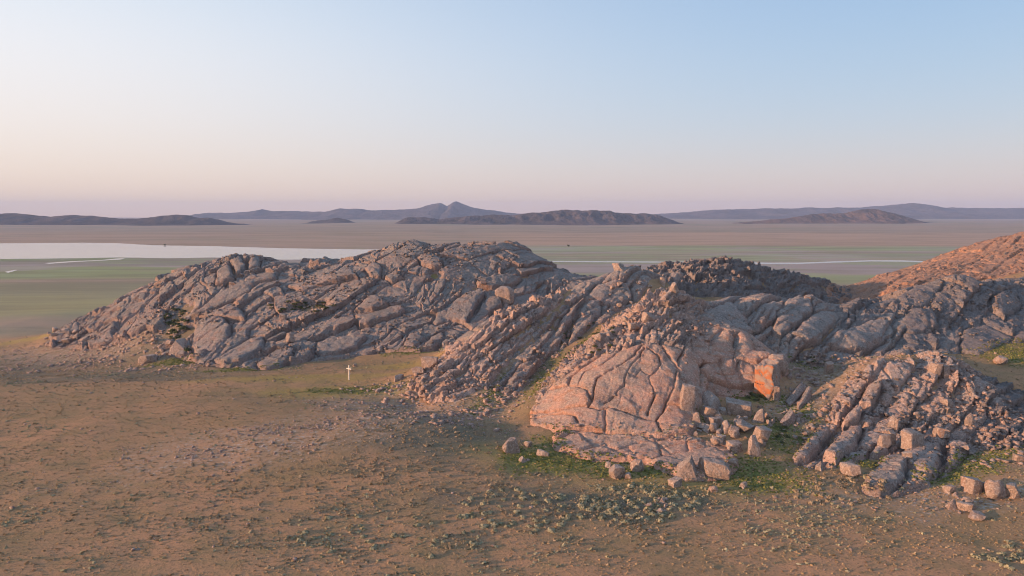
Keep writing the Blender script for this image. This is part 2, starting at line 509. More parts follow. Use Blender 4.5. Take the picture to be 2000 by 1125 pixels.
# ------------------------------------------------------------------ rocky outcrops
def poly_dist(x, y, P):
    """signed distance to a closed outline, positive inside"""
    P = np.asarray(P, float)
    d2 = np.full(x.shape, 1e18)
    ins = np.zeros(x.shape, bool)
    for a, b in zip(P, np.roll(P, -1, 0)):
        ex, ey = b - a
        t = np.clip(((x - a[0]) * ex + (y - a[1]) * ey) / (ex * ex + ey * ey + 1e-9), 0, 1)
        d2 = np.minimum(d2, (x - a[0] - t * ex) ** 2 + (y - a[1] - t * ey) ** 2)
        c = ((a[1] > y) != (b[1] > y))
        with np.errstate(divide='ignore', invalid='ignore'):
            ins ^= c & (x < a[0] + (y - a[1]) / (ey if ey else 1e-9) * ex)
    return np.where(ins, 1, -1) * np.sqrt(d2)
def rot(x, y, deg):
    c, s = math.cos(R(deg)), math.sin(R(deg))
    return x * c + y * s, -x * s + y * c

def joints(t, row, s, jit=0.75):
    """one set of joints along an axis: cell number, distance to and strength of the joint on either side"""
    k = np.floor(t)
    b0 = k + jit * (_h(k, row, s) - 0.5)
    b1 = k + 1 + jit * (_h(k + 1, row, s) - 0.5)
    k = np.where(t < b0, k - 1, np.where(t >= b1, k + 1, k))
    b0 = k + jit * (_h(k, row, s) - 0.5)
    b1 = k + 1 + jit * (_h(k + 1, row, s) - 0.5)
    return k, t - b0, b1 - t, _h(k, row, s + 7), _h(k + 1, row, s + 7)
def blocks(s, t, Lg, Wd, seed, shear=0.6):
    """rock split by one long set of joints and by cross joints within each band"""
    k, e0, e1, w0, w1 = joints(t / Wd, np.zeros_like(t), seed)
    r = _h(k, k * 0 + 3, seed + 21)
    Lk = Lg * (0.45 + 1.1 * _h(k, k * 0 + 5, seed + 22))
    s2 = s + (r - 0.5) * 2 * shear * (t - k * Wd) + r * 37.0
    m, f0, f1, v0, v1 = joints(s2 / Lk, k, seed + 31)
    ed = [(e0 * Wd, 0.35 + 0.65 * w0), (e1 * Wd, 0.35 + 0.65 * w1), (f0 * Lk, 0.15 + 0.85 * v0 ** 1.5), (f1 * Lk, 0.15 + 0.85 * v1 ** 1.5)]
    return k, m, ed, (f0 - f1) * Lk * 0.5, (e0 - e1) * Wd * 0.5
def slab_relief(x, y, p):
    """joint-bounded slabs: ids, relief in metres"""
    sd = p['seed']
    s, t = rot(x, y, p['strike'])
    wl = p.get('warp', 1.0)
    s2 = s + wl * (3.5 * fbm(s / 30, t / 24, sd + 3, 3) + 0.7 * fbm(s / 6, t / 6, sd + 4, 2))
    t2 = t + wl * (3.5 * fbm(s / 34 + 7, t / 22, sd + 5, 3) + 0.55 * fbm(s / 7 + 3, t / 5, sd + 6, 2) + 0.12 * fbm(s / 1.5, t / 1.5, sd + 8, 2))
    k, m, ed, ds, dt = blocks(s2, t2, p['len'], p['wid'], sd)
    r = [_h(k, m, sd + 50 + q) for q in range(6)]
    off = (r[0] - 0.5) * p['off'] + 0.5 * (_h(k, k * 0, sd + 57) - 0.5) * p['off']
    lim = p['off'] * 0.8
    tilt = lim * np.tanh((ds * (r[1] - 0.5) * 0.35 + dt * (r[2] - 0.5) * 1.3) * p['tilt'] / lim)
    frac = ed[0][0] / (ed[0][0] + ed[1][0])
    h = off + tilt + p.get('rib', 0.8) * (0.5 - frac) * (0.4 + 1.2 * r[4])
    def carve(h, ed, crack, cw, rnd, rr):
        for e, w in ed:
            h = h - w * rnd * np.clip(1 - e / rr, 0, 1) ** 2.2
        for e, w in ed:
            g = w * np.exp(-(e / cw) ** 2)
            h = h * (1 - 0.6 * g) - crack * g
        return h
    cw = p.get('cw', 0.36)
    h = carve(h, ed, p['crack'], cw, p['dome'], min(0.38 * p['wid'], p.get('round', 2.0)))
    # tighter joints inside the more broken slabs
    br = sstep(0.38, 0.62, r[3] * 0.55 + 0.45 * (0.5 + 1.0 * fbm(x / 22, y / 22, sd + 31, 3)) + p.get('broken', 0.0))
    q2 = p.get('k2', 0.34)
    cx_ = p.get('cross', 12)
    c_, s_ = math.cos(R(cx_)), math.sin(R(cx_))
    sa, ta = s2 * c_ + t2 * s_ + k * 9.1, -s2 * s_ + t2 * c_ + m * 4.7
    k2, m2, ed2, ds2, dt2 = blocks(sa, ta, p['len'] * q2, p['wid'] * q2, sd + 11, 0.8)
    q = _h(k2 + k * 91, m2 + m * 57, sd + 70)
    qt = _h(k2 + k * 91, m2 + m * 57, sd + 71)
    fr2 = ed2[0][0] / (ed2[0][0] + ed2[1][0])
    h2 = p.get('rib', 0.8) * 0.45 * (0.5 - fr2) + (q - 0.5) * p['off'] * 0.7 + dt2 * (qt - 0.5) * p['tilt'] * 1.6
    h2 = carve(h2, ed2, p['crack'] * 0.55, cw * 0.75, p['dome'] * 0.35, 0.8)
    h = h + br * h2
    # shattered rock and rubble
    rb = sstep(0.0, 0.30, 0.9 * fbm(x / 17 + 40, y / 17, sd + 61, 3) + p.get('rubble', -0.25))
    ss, tt = rot(x, y, p['strike'] + 8)
    for sc_, am in ((2.4, 0.50), (1.1, 0.32)):
        i3, j3, e3, ax, ay = voro(ss / (sc_ * 1.6) + 0.35 * vnoise(x / 2, y / 2, 4), tt / sc_ + 0.3 * vnoise(x / 2 + 5, y / 2, 6), sd + 23 + int(sc_ * 10), 0.95)
        q3, q4, q5 = _h(i3, j3, sd + 88), _h(i3, j3, sd + 89), _h(i3, j3, sd + 90)
        face = (ss / (sc_ * 1.6) - ax) * (q4 - 0.5) * 2.4 + (tt / sc_ - ay) * (q5 - 0.5) * 2.4
        h = h + rb * am * ((q3 - 0.45) * 1.5 + np.clip(face, -1, 1) - 0.7 * np.exp(-(e3 * sc_ / 0.22) ** 2))
    fb = p.get('fbm', 0.35)
    h = h + fb * fbm(x / 6, y / 6, sd + 91, 4, 0.55)
    st = 1 - abs(fbm(s2 / 11, t2 / 1.7, sd + 95, 3)) * 2.2           # weathered grooves along the grain
    h = h - fb * 0.9 * np.clip(st, 0, 1) ** 3 * sstep(-0.1, 0.3, fbm(x / 20, y / 20, sd + 96, 2))
    h = h + 0.12 * fbm(x / 0.9, y / 0.9, sd + 97, 3)
    # hairline joints: most are faint, a few open
    for (aa, bb, wd, q) in ((s2, t2, 2.1, 0), (t2, s2, 4.5, 1), (s2 * 0.8 + t2 * 0.6, t2 * 0.8 - s2 * 0.6, 6.5, 2)):
        bw = bb + 0.5 * fbm(aa / 5, bb / 5, sd + 130 + q, 2)
        _, ea, eb, wa, wb = joints(bw / wd, np.zeros_like(bb), sd + 140 + q, 0.9)
        gap = sstep(-0.1, 0.25, fbm(aa / 9, bb / 3, sd + 150 + q, 2))
        for e_, w_ in ((ea, wa), (eb, wb)):
            h = h - 0.55 * gap * w_ ** 2 * np.exp(-(e_ * wd / 0.26) ** 2)
    return (k * 4001 + m).astype(np.int64), h

SLABS = {
 'A': [[(372,622),(404,598),(440,572),(480,552),(520,540),(548,530),(540,545),(500,556),(490,575),(452,592),(420,606),(385,622)],
       [(382,624),(420,608),(452,596),(475,608),(480,628),(440,626),(400,622)],
       [(376,664),(384,640),(404,628),(436,626),(452,640),(448,662),(420,690),(385,695),(372,680)],
       [(416,708),(450,688),(490,664),(515,664),(518,680),(500,695),(470,712),(430,714)],
       [(500,714),(530,694),(560,680),(580,690),(560,712),(530,726),(508,722)],
       [(616,690),(620,672),(650,658),(690,655),(720,660),(700,680),(660,694),(630,697)],
       [(688,612),(720,580),(738,578),(760,597),(728,609),(696,611)],
       [(692,617),(728,613),(760,601),(785,596),(796,610),(760,625),(720,640),(700,642)],
       [(844,630),(852,614),(880,594),(910,574),(938,570),(944,580),(938,594),(916,626),(910,636),(880,630),(852,636)],
       [(914,636),(930,614),(950,580),(976,586),(980,600),(960,615),(930,635)],
       [(812,503),(840,495),(862,508),(866,524),(845,528),(825,520)],
       [(712,528),(730,512),(745,520),(744,545),(725,546)],
       [(750,545),(775,534),(790,545),(765,556)],
       [(560,558),(620,542),(690,531),(700,545),(640,556),(590,572)],
       [(785,682),(798,657),(818,650),(832,664),(812,684)], [(822,686),(840,660),(865,650),(872,667),(850,683)],
       [(930,550),(960,540),(990,535),(1020,545),(1000,560),(960,565),(935,560)],
       [(420,560),(424,530),(450,518),(458,545),(440,556)], [(450,514),(470,505),(482,522),(462,540)],
       [(332,547),(350,527),(387,521),(372,536),(342,549)], [(488,505),(510,506),(508,524),(484,528)],
       [(250,655),(270,625),(300,600),(325,610),(320,635),(285,660),(262,664)]],
 'C': [[(1044,697),(1080,656),(1100,622),(1138,587),(1143,588),(1126,608),(1111,640),(1096,676),(1070,700)],
       [(1105,680),(1118,641),(1130,612),(1150,589),(1172,592),(1176,615),(1150,640),(1138,665),(1112,682)],
       [(1146,579),(1165,557),(1200,549),(1230,560),(1233,588),(1200,600),(1165,588)],
       [(985,752),(1012,715),(1045,704),(1062,706),(1030,740),(1000,764)]],
 'G': [[(1544,658),(1560,638),(1592,610),(1632,606),(1640,618),(1604,666),(1576,676)],
       [(1508,650),(1520,612),(1540,584),(1584,584),(1590,606),(1552,640),(1524,666)],
       [(1566,582),(1574,570),(1592,568),(1614,583),(1614,596),(1584,597)],
       [(1608,676),(1652,644),(1696,628),(1732,626),(1748,650),(1700,686),(1672,690)],
       [(1452,594),(1488,577),(1534,577),(1510,606),(1502,628),(1472,618)],
       [(1362,620),(1424,596),(1454,626),(1470,650),(1424,646),(1392,630)],
       [(1340,645),(1360,633),(1392,643),(1384,674),(1352,680)]],
 'J': [[(1824,612),(1860,580),(1908,546),(1922,560),(1914,594),(1896,618),(1856,611)],
       [(1756,628),(1776,604),(1824,603),(1832,642),(1788,658),(1768,652)],
       [(1824,550),(1876,538),(1894,548),(1872,567),(1824,564)],
       [(1930,600),(1945,572),(1985,560),(1995,600),(1960,625)]],
 'E': [[(1386,684),(1395,660),(1412,648),(1430,652),(1431,694),(1400,692)], [(1437,698),(1438,655),(1450,652),(1470,675),(1476,694),(1455,706)], [(1366,722),(1374,711),(1389,717),(1398,735),(1400,755),(1380,745)], [(1404,700),(1440,708),(1436,740),(1412,745),(1402,725)]],
 'K': [[(1671,790),(1693,755),(1716,744),(1722,762),(1703,803),(1680,797)],
       [(1642,829),(1668,798),(1687,807),(1674,829),(1648,836)],
       [(1608,898),(1629,864),(1655,838),(1687,829),(1688,848),(1661,886),(1632,908)],
       [(1543,908),(1559,870),(1578,845),(1623,845),(1616,864),(1578,900)],
       [(1696,893),(1706,877),(1732,874),(1738,890),(1715,898)],
       [(1760,922),(1770,877),(1815,861),(1847,864),(1837,906),(1828,938),(1802,936)],
       [(1845,920),(1850,880),(1880,870),(1895,885),(1870,915)]],
}
E_CRACKS = [[(1282,821),(1301,795),(1313,768),(1318,744),(1321,723),(1307,702),(1289,678),(1274,669)],
 [(1321,720),(1331,690),(1337,681),(1320,655)],
 [(1265,813),(1268,792),(1280,771),(1271,750),(1268,741),(1283,720),(1292,714),(1286,699),(1265,684)],
 [(1223,732),(1232,738),(1241,738),(1252,725),(1259,732),(1268,735)], [(1223,732),(1229,720),(1250,699),(1259,684)],
 [(1178,792),(1196,780),(1220,756),(1223,732)],
 [(1034,809),(1094,807),(1142,801),(1172,806),(1190,800),(1220,810),(1265,821),(1282,827)], [(1282,821),(1290,850)],
 [(1070,764),(1109,759),(1136,759),(1148,768),(1157,792),(1150,801)],
 [(1109,759),(1115,741),(1142,720),(1172,699),(1180,688)], [(1130,756),(1142,732),(1178,714),(1205,693),(1214,684)],
 [(1157,792),(1166,744),(1208,720),(1238,699),(1256,678)],
 [(1321,723),(1330,745),(1345,760)], [(1365,760),(1365,723),(1374,711),(1389,717),(1398,735),(1401,765)],
 [(1337,681),(1353,693),(1374,711)], [(1353,680),(1386,681),(1395,690),(1428,699),(1460,712)], [(1428,699),(1434,660),(1431,648)], [(1389,717),(1410,705),(1428,699)],
 [(1341,650),(1353,680)], [(1050,820),(1064,816),(1106,813),(1121,819),(1130,835)], [(1181,803),(1183,852)], [(1428,699),(1432,760)], [(1301,795),(1330,800),(1360,800)]]

OUTCROPS = []
RX0, RY0, RS = -220.0, 60.0, 0.5
TOP = np.full((760, 1200), -99.0)
def outcrop(label, P, mat, pockets=(), step=0.4, **p):
    OUTCROPS.append(dict(label=label, P=np.array(P, float), mat=mat, pockets=pockets, step=step, **p))
def H2(pts):
    return [hit(*q) for q in pts]
def back(pts, dy, dx=0.0):
    return [(W(*q)[0] + dx, q[2] + dy) for q in reversed(pts)]
D = dict(strike=46, len=15, wid=6.0, off=1.3, tilt=0.35, dome=0.45, crack=0.85, fbm=0.35, cw=0.25, round=0.8, rib=0.9)

A_OUT = H2([(85,676),(170,684),(240,668),(262,655),(290,640),(320,690),(345,700),(420,715),(520,724),(600,706),(700,694),(770,688),(860,684),(920,676)]) + [(6, 222), (18, 240), (32, 262)] + back(A_RIDGE[5:], 24) + back(A_RIDGE[:5], 8)
outcrop('long grey-pink granite hill rising between the lake and the white cross', A_OUT, M_HILL, step=0.34, seed=100, slabs=SLABS['A'], **{**D, 'rubble': -0.16, 'len': 12, 'wid': 8.5, 'warp': 2.3, 'rib': .35, 'broken': .0, 'off': 1.5, 'cross': 35, 'slab_lift': .35, 'slab_keep': .2},
        pockets=[(334,640,4,8),(360,652,4,4),(610,598,7,3),(660,655,5,2.5),(850,535,3,2.5),(350,612,4,6)])
B_OUT = H2([(835,788),(800,750),(825,724),(858,700),(900,655),(950,622)]) + back(B_RIDGE[6:10], 8, -2)[::1][::-1][:0] + [(0, 203), (8, 213), (20, 226)] + [W(1100,600,205)[:2], W(1070,635,193)[:2], W(1030,680,182)[:2], W(985,725,173)[:2], W(945,768,165)[:2], W(885,800,159)[:2]]
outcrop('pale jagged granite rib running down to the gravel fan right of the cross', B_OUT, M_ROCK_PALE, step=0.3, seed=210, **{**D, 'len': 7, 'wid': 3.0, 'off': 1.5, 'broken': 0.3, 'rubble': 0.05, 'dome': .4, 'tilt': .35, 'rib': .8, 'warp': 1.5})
C_OUT = H2([(975,768),(960,750),(985,720),(1020,680),(1060,640),(1090,605),(1110,585)]) + [(20, 222), (28, 240), (45, 252), (62, 250)] + H2([(1262,560),(1250,580),(1180,625),(1120,665),(1060,715),(1010,765)])
outcrop('twin rounded granite ribs climbing to a knobbly dome above a grassy gully', C_OUT, M_ROCK, step=0.35, seed=320, slabs=SLABS['C'], **{**D, 'strike': 56, 'len': 13, 'wid': 5.0, 'dome': .9, 'round': 1.5, 'rubble': -0.35, 'tilt': .15, 'rib': 1.2})
D_OUT = H2([(1040,792),(1068,745),(1116,695),(1166,655),(1220,612),(1268,572)]) + [(33, 186), (44, 193), (58, 192), (63, 184)] + H2([(1375,625),(1385,660),(1335,690),(1260,672),(1200,690),(1130,715),(1075,770)])
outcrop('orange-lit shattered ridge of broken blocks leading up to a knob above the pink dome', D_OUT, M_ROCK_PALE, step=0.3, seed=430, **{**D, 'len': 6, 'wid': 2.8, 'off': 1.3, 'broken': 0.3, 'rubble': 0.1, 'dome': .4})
E_OUT = H2([(1038,805),(1042,828),(1090,845),(1180,848),(1280,856),(1340,850)]) + [W(1372,815,144)[:2], W(1385,790,149)[:2], W(1395,760,153.5)[:2], W(1450,755,155)[:2], W(1500,750,155)[:2], W(1535,735,157)[:2], W(1530,700,164)[:2], W(1480,680,170)[:2], W(1400,640,176)[:2], W(1350,650,172)[:2]] + H2([(1325,688),(1255,672),(1195,690),(1125,716),(1070,768)])
outcrop('great pink exfoliating granite dome with curving cracks above the boulder pile', E_OUT, M_DOME, step=0.17, seed=544, cracks=E_CRACKS, slabs=SLABS['E'], **{**D, 'strike': 66, 'len': 16, 'wid': 4.4, 'dome': .8, 'crack': 0.55, 'off': .8, 'tilt': .22, 'rubble': -0.9, 'broken': -0.22, 'fbm': .25, 'cw': .2, 'warp': 1.25, 'cross': 30, 'rib': .3})
Q_OUT = [W(1385, 770, 149.5)[:2], W(1440, 770, 150.5)[:2], W(1495, 775, 150.5)[:2], W(1520, 740, 156)[:2], W(1525, 700, 163)[:2], W(1440, 690, 164)[:2], W(1380, 690, 161)[:2]]
outcrop('sheer rust-streaked wall of the quarried hollow above the boulder pile', Q_OUT, M_DOME, step=0.22, seed=588, **{**D, 'strike': 5, 'len': 9, 'wid': 7, 'dome': .5, 'crack': .5, 'off': .6, 'tilt': .15, 'rubble': -0.9, 'broken': -.3, 'fbm': .35, 'cw': .24, 'lift': .9})
F_OUT = H2([(1085,858),(1092,880),(1130,897),(1200,902),(1260,905),(1310,925),(1340,940),(1420,938),(1440,905),(1420,872),(1350,858),(1280,862),(1180,852),(1100,848)])
outcrop('low pinkish granite apron at the foot of the dome beside the green grass', F_OUT, M_DOME, step=0.22, seed=650, **{**D, 'strike': 20, 'len': 9, 'wid': 5.0, 'dome': .3, 'crack': .5, 'tilt': .12, 'rubble': -0.8, 'broken': -.7, 'fbm': .25, 'cw': .18, 'lift': .9, 'rib': .1, 'off': .3})
G_OUT = H2([(1352,618),(1372,660),(1420,690),(1500,706),(1545,706),(1600,716),(1650,705),(1700,694),(1760,692),(1830,688),(1885,690)]) + [(126, 192), (128, 200), (118, 200), (106, 200), (100, 212), (90, 218), (76, 216), (62, 208), (52, 196)]
outcrop('striped whaleback granite slabs in the saddle behind the orange-faced block', G_OUT, M_ROCK, step=0.3, seed=761, slabs=SLABS['G'], **{**D, 'strike': 48, 'len': 20, 'wid': 6.0, 'dome': 1.0, 'round': 1.6, 'off': 1.0, 'tilt': .12, 'rubble': -0.45, 'broken': -.15, 'crack': .9, 'rib': 1.3})
J_OUT = [(92, 186), (104, 190)] + H2([(1760,688),(1830,684),(1880,688),(1910,692),(1960,668),(2010,668),(2080,680),(2200,690)]) + [(250, 235), (260, 270), (225, 275), (190, 262), (165, 248), (150, 242), (128, 232), (110, 220), (98, 202)]
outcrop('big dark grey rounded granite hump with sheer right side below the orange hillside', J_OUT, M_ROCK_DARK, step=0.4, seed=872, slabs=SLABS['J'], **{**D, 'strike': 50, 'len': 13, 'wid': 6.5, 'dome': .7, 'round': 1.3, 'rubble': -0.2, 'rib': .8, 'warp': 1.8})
H_OUT = [(48, 236), (62, 232), (78, 236), (92, 240), (108, 246), (118, 256), (132, 270), (150, 300), (130, 312), (100, 298), (70, 285), (48, 268), (42, 250)]
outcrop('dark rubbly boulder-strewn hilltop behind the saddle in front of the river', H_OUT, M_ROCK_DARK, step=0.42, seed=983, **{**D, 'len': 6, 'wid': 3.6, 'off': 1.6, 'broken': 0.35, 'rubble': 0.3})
I_OUT = [(124, 268), (140, 262), (160, 268), (190, 280), (225, 288), (270, 300), (330, 300), (340, 380), (300, 385), (260, 372), (225, 358), (190, 340), (165, 322), (140, 300)]
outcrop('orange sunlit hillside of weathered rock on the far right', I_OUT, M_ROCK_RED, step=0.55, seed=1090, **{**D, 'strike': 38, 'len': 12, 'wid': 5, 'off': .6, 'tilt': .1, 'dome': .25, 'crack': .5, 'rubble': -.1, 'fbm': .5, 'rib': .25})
K_OUT = H2([(1545,905),(1560,880),(1600,825),(1640,770),(1680,722),(1735,700),(1780,702),(1830,690),(1890,718),(1950,762)]) + [W(1960,800,146)[:2]] + H2([(1950,850),(1890,890),(1850,930),(1800,938),(1760,905),(1700,895),(1640,912),(1580,912)])
outcrop('steep jointed granite ribs and slabs on the near right slope', K_OUT, M_ROCK_PALE, step=0.24, seed=1201, slabs=SLABS['K'], **{**D, 'strike': 44, 'len': 10, 'wid': 3.8, 'off': 1.2, 'dome': .5, 'broken': -.05, 'rubble': -0.15, 'tilt': .3, 'rib': 1.0, 'slab_lift': .6, 'slab_keep': .18, 'warp': 1.3})
S_OUT = H2([(1905,728),(1960,742),(2030,772),(2080,830),(2060,862),(2000,872),(1950,880),(1905,868)])
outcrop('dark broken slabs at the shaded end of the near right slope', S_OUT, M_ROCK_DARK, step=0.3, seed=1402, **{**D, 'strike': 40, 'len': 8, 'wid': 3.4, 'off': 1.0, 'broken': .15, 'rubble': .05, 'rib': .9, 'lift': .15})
N_OUT = H2([(1688,966),(1692,940),(1715,905),(1750,890),(1790,925),(1800,950),(1760,968),(1720,972)])
outcrop('isolated pointed granite slab standing in sagebrush below the near right slope', N_OUT, M_ROCK, step=0.2, seed=1310, **{**D, 'len': 9, 'wid': 6, 'off': .4, 'dome': 1.6, 'broken': -.5, 'rubble': -.9, 'lift': 1.6, 'fbm': .25})

# ground relief under the rock, and the masks the ground colours follow
def rock_cover(x, y):
    m = np.zeros(x.shape)
    for oc in OUTCROPS:
        P = oc['P']
        bb = (x > P[:, 0].min() - 6) & (x < P[:, 0].max() + 6) & (y > P[:, 1].min() - 6) & (y < P[:, 1].max() + 6)
        if bb.any():
            d = poly_dist(x[bb], y[bb], P)
            m[bb] = np.maximum(m[bb], sstep(-0.8, 2.5, d))
    return m
_rx, _ry = np.meshgrid(np.arange(X0, X1, 1.0), np.arange(Y0, Y1, 1.0))
COVER = rock_cover(_rx, _ry)
def rock_cover(x, y):
    i, j = (np.asarray(y) - Y0), (np.asarray(x) - X0)
    ok = (i >= 0) & (j >= 0) & (i < COVER.shape[0] - 1.01) & (j < COVER.shape[1] - 1.01)
    i, j = np.where(ok, i, 0), np.where(ok, j, 0)
    a, b = np.floor(i).astype(int), np.floor(j).astype(int)
    f, g = i - a, j - b
    v = (COVER[a, b] * (1 - g) + COVER[a, b + 1] * g) * (1 - f) + (COVER[a + 1, b] * (1 - g) + COVER[a + 1, b + 1] * g) * f
    return np.where(ok, v, 0.0)
def ground_z(x, y):
    x, y = np.asarray(x, float), np.asarray(y, float)
    near = (x > X0) & (x < X1) & (y > Y0) & (y < Y1)
    z = base_z(x, y) + np.where(near, 0.30 * fbm(x / 11, y / 11, 77, 4) + 0.12 * fbm(x / 3, y / 3, 78, 3), 0)
    return z - 1.5 * rock_cover(x, y)

def drawn_joints(X, Y, oc, h, st):
    """a dome whose sheets are parted by surveyed, curving cracks"""
    e = np.full(X.shape, 99.0)
    xw = X + 0.35 * fbm(X / 2.5, Y / 2.5, 61, 3)
    yw = Y + 0.35 * fbm(X / 2.5 + 8, Y / 2.5, 62, 3)
    for pl in oc['cracks']:
        P = np.array(H2(pl))
        for a, b in zip(P[:-1], P[1:]):
            ex, ey = b - a
            if math.hypot(ex, ey) > 14:
                continue
            t = np.clip(((xw - a[0]) * ex + (yw - a[1]) * ey) / (ex * ex + ey * ey + 1e-9), 0, 1)
            e = np.minimum(e, np.hypot(xw - a[0] - t * ex, yw - a[1] - t * ey))
    lab = np.arange(X.size).reshape(X.shape)          # sheets = regions not crossed by a crack
    inside = poly_dist(X, Y, oc['P']) > -1.0
    wall = (e < 1.15 * st) | ~inside
    lab = np.where(wall, -1, lab)
    for _ in range(900):
        p = np.pad(lab, 1, constant_values=-1)
        n = np.maximum.reduce([lab, p[:-2, 1:-1], p[2:, 1:-1], p[1:-1, :-2], p[1:-1, 2:]])
        n = np.where(wall, -1, n)
        if (n == lab).all():
            break
        lab = n
    for _ in range(40):
        p = np.pad(lab, 1, constant_values=-1)
        n = np.maximum.reduce([p[:-2, 1:-1], p[2:, 1:-1], p[1:-1, :-2], p[1:-1, 2:]])
        lab = np.where(lab < 0, n, lab)
    r = _h(lab, lab * 0, 5)
    r = blur(r, 1)
    fade = 0.45 + 0.55 * sstep(-0.25, 0.25, fbm(X / 6, Y / 6, 74, 2))
    hh = fade * 0.26 * (1 - np.exp(-e / 0.45)) + (r - 0.5) * 1.1 * (1 - np.exp(-(e / 0.3) ** 2)) - fade * 0.8 * np.exp(-(e / 0.17) ** 2)
    hh = hh + 0.14 * h + 0.5 * fbm(X / 7, Y / 7, 71, 3) + 0.12 * fbm(X / 1.6, Y / 1.6, 72, 3)
    return lab.astype(np.int64), hh
def build_outcrop(oc):
    P, st = oc['P'], oc['step']
    xs = np.arange(P[:, 0].min() - 3, P[:, 0].max() + 3, st)
    ys = np.arange(P[:, 1].min() - 3, P[:, 1].max() + 3, st)
    X, Y = np.meshgrid(xs, ys)
    d = poly_dist(X, Y, P) + 1.6 * fbm(X / 7, Y / 7, oc['seed'] + 2, 3)
    for (px, py, rx, ry) in oc['pockets']:
        cx, cy = hit(px, py)
        q = np.sqrt(((X - cx) / rx) ** 2 + ((Y - cy) / ry) ** 2) + 0.5 * fbm(X / 4, Y / 4, 9, 3)
        d = np.minimum(d, (q - 1) * min(rx, ry))
    m = sstep(-1.9, 0.7, d)
    cid, h = slab_relief(X, Y, oc)
    if 'cracks' in oc:
        cid, h = drawn_joints(X, Y, oc, h, st)
    for q, pl in enumerate(oc.get('slabs', ())):
        hp = np.array(H2(pl))
        if np.ptp(hp[:, 1]) > 60:
            continue
        dsl = poly_dist(X, Y, hp) + 0.5 * fbm(X / 3, Y / 3, q, 2)
        w = sstep(-0.25, 0.55, dsl)
        rr = np.random.default_rng(q + oc['seed'])
        c0 = hp.mean(0)
        bulge = 0.85 * (1 - np.exp(-np.maximum(dsl, 0) / 0.7)) + 0.25 * fbm(X / 4.5, Y / 4.5, q + 30, 3) + 0.12 * fbm(X / 1.2, Y / 1.2, q + 31, 3)
        bulge = bulge + oc.get('slab_lift', 0.0) + h * oc.get('slab_keep', 0.30) + np.clip((X - c0[0]) * rr.normal(0.03, 0.06) + (Y - c0[1]) * rr.normal(0, 0.05), -0.9, 0.9)
        h = h * (1 - w) + w * bulge - 0.9 * np.exp(-((dsl + 0.1) / 0.30) ** 2)
        cid = np.where(dsl > 0, 10 ** 9 + q, cid)
    Z = base_z(X, Y)
    Zs = blur(Z, 2)
    gy_, gx_ = np.gradient(Zs, st)
    nl = np.sqrt(1 + gx_ ** 2 + gy_ ** 2)
    disp = (h + oc.get('lift', 0.35)) * (0.25 + 0.75 * m) * m - 1.5 * (1 - m)
    # rugged sideways shifts so that joints do not stand on a grid
    wx, wy = 0.22 * fbm(X / 1.3, Y / 1.3, oc['seed'] + 41, 2), 0.22 * fbm(X / 1.3 + 9, Y / 1.3, oc['seed'] + 43, 2)
    VX, VY, VZ = X - gx_ / nl * disp + wx, Y - gy_ / nl * disp + wy, Z + disp / nl
    keepv = (disp > -1.3)
    ri, rj = ((VY - RY0) / RS).astype(int).ravel(), ((VX - RX0) / RS).astype(int).ravel()
    ok = (ri >= 0) & (ri < TOP.shape[0]) & (rj >= 0) & (rj < TOP.shape[1]) & keepv.ravel()
    np.maximum.at(TOP, (ri[ok], rj[ok]), VZ.ravel()[ok])
    F = grid_faces(len(ys), len(xs))
    kf = keepv.ravel()[F].any(1)
    # every slab one connected piece; crumbs go to a slab they touch
    fs = (len(ys) - 1, len(xs) - 1)
    fid, live = cid[:-1, :-1], kf.reshape(fs)
    def nb(q, fill):
        p_ = np.pad(q, 1, constant_values=fill)
        return p_[:-2, 1:-1], p_[2:, 1:-1], p_[1:-1, :-2], p_[1:-1, 2:]
    lab = np.where(live, np.arange(fid.size).reshape(fs), -1)
    same = [(n_ == fid) for n_ in nb(fid, -10 ** 15)]
    for _ in range(600):
        new = lab
        for n_, sm in zip(nb(lab, -1), same):
            new = np.maximum(new, np.where(sm, n_, -1))
        new = np.where(live, new, -1)
        if (new == lab).all():
            break
        lab = new
    cu, ci, cc = np.unique(lab, return_inverse=True, return_counts=True)
    need = max(24, np.sort(cc)[::-1][min(len(cc) - 1, 285)])
    lab = np.where((cc >= need)[ci.reshape(fs)] & live, lab, -1)
    for _ in range(400):
        hole = live & (lab < 0)
        if not hole.any():
            break
        lab = np.where(hole, np.maximum.reduce(list(nb(lab, -1))), lab)
    kf = kf & (lab.ravel() >= 0)
    F = F[kf]
    V = np.stack([VX, VY, VZ], -1).reshape(-1, 3)
    c = lab.ravel()[kf]
    root = bpy.data.objects.new('rock_outcrop', None)
    C.objects.link(root)
    ctr = V[F.ravel()].mean(0)
    bz = V[F.ravel()][:, 2].min()
    root.location = (ctr[0], ctr[1], bz)
    tag(root, oc['label'], 'rock outcrop', 'granite outcrops of the hills')
    V = V - np.array(root.location)
    ids, inv, cnt = np.unique(c, return_inverse=True, return_counts=True)
    cent = np.stack([np.bincount(inv, V[F[:, 0], k]) / cnt for k in (0, 1)], -1)
    minq = 1
    bigk = np.nonzero(cnt >= minq)[0]
    order = bigk[np.argsort(-cnt[bigk])][:290]
    target = np.arange(len(ids))
    isbig = np.zeros(len(ids), bool)
    isbig[order] = True
    for k in np.nonzero(~isbig)[0]:
        target[k] = order[np.argmin(((cent[order] - cent[k]) ** 2).sum(1))]
    inv = target[inv]
    so_ = np.argsort(inv, kind='stable')
    Fs, ks = F[so_], inv[so_]
    cuts = np.nonzero(np.diff(ks))[0] + 1
    for blk in np.split(Fs, cuts):
        u, f = np.unique(blk, return_inverse=True)
        link('rock_slab', mesh_from('rock_slab', V[u], f.reshape(-1, 4), oc['mat'], sharp=38), root)
    return root, len(F)

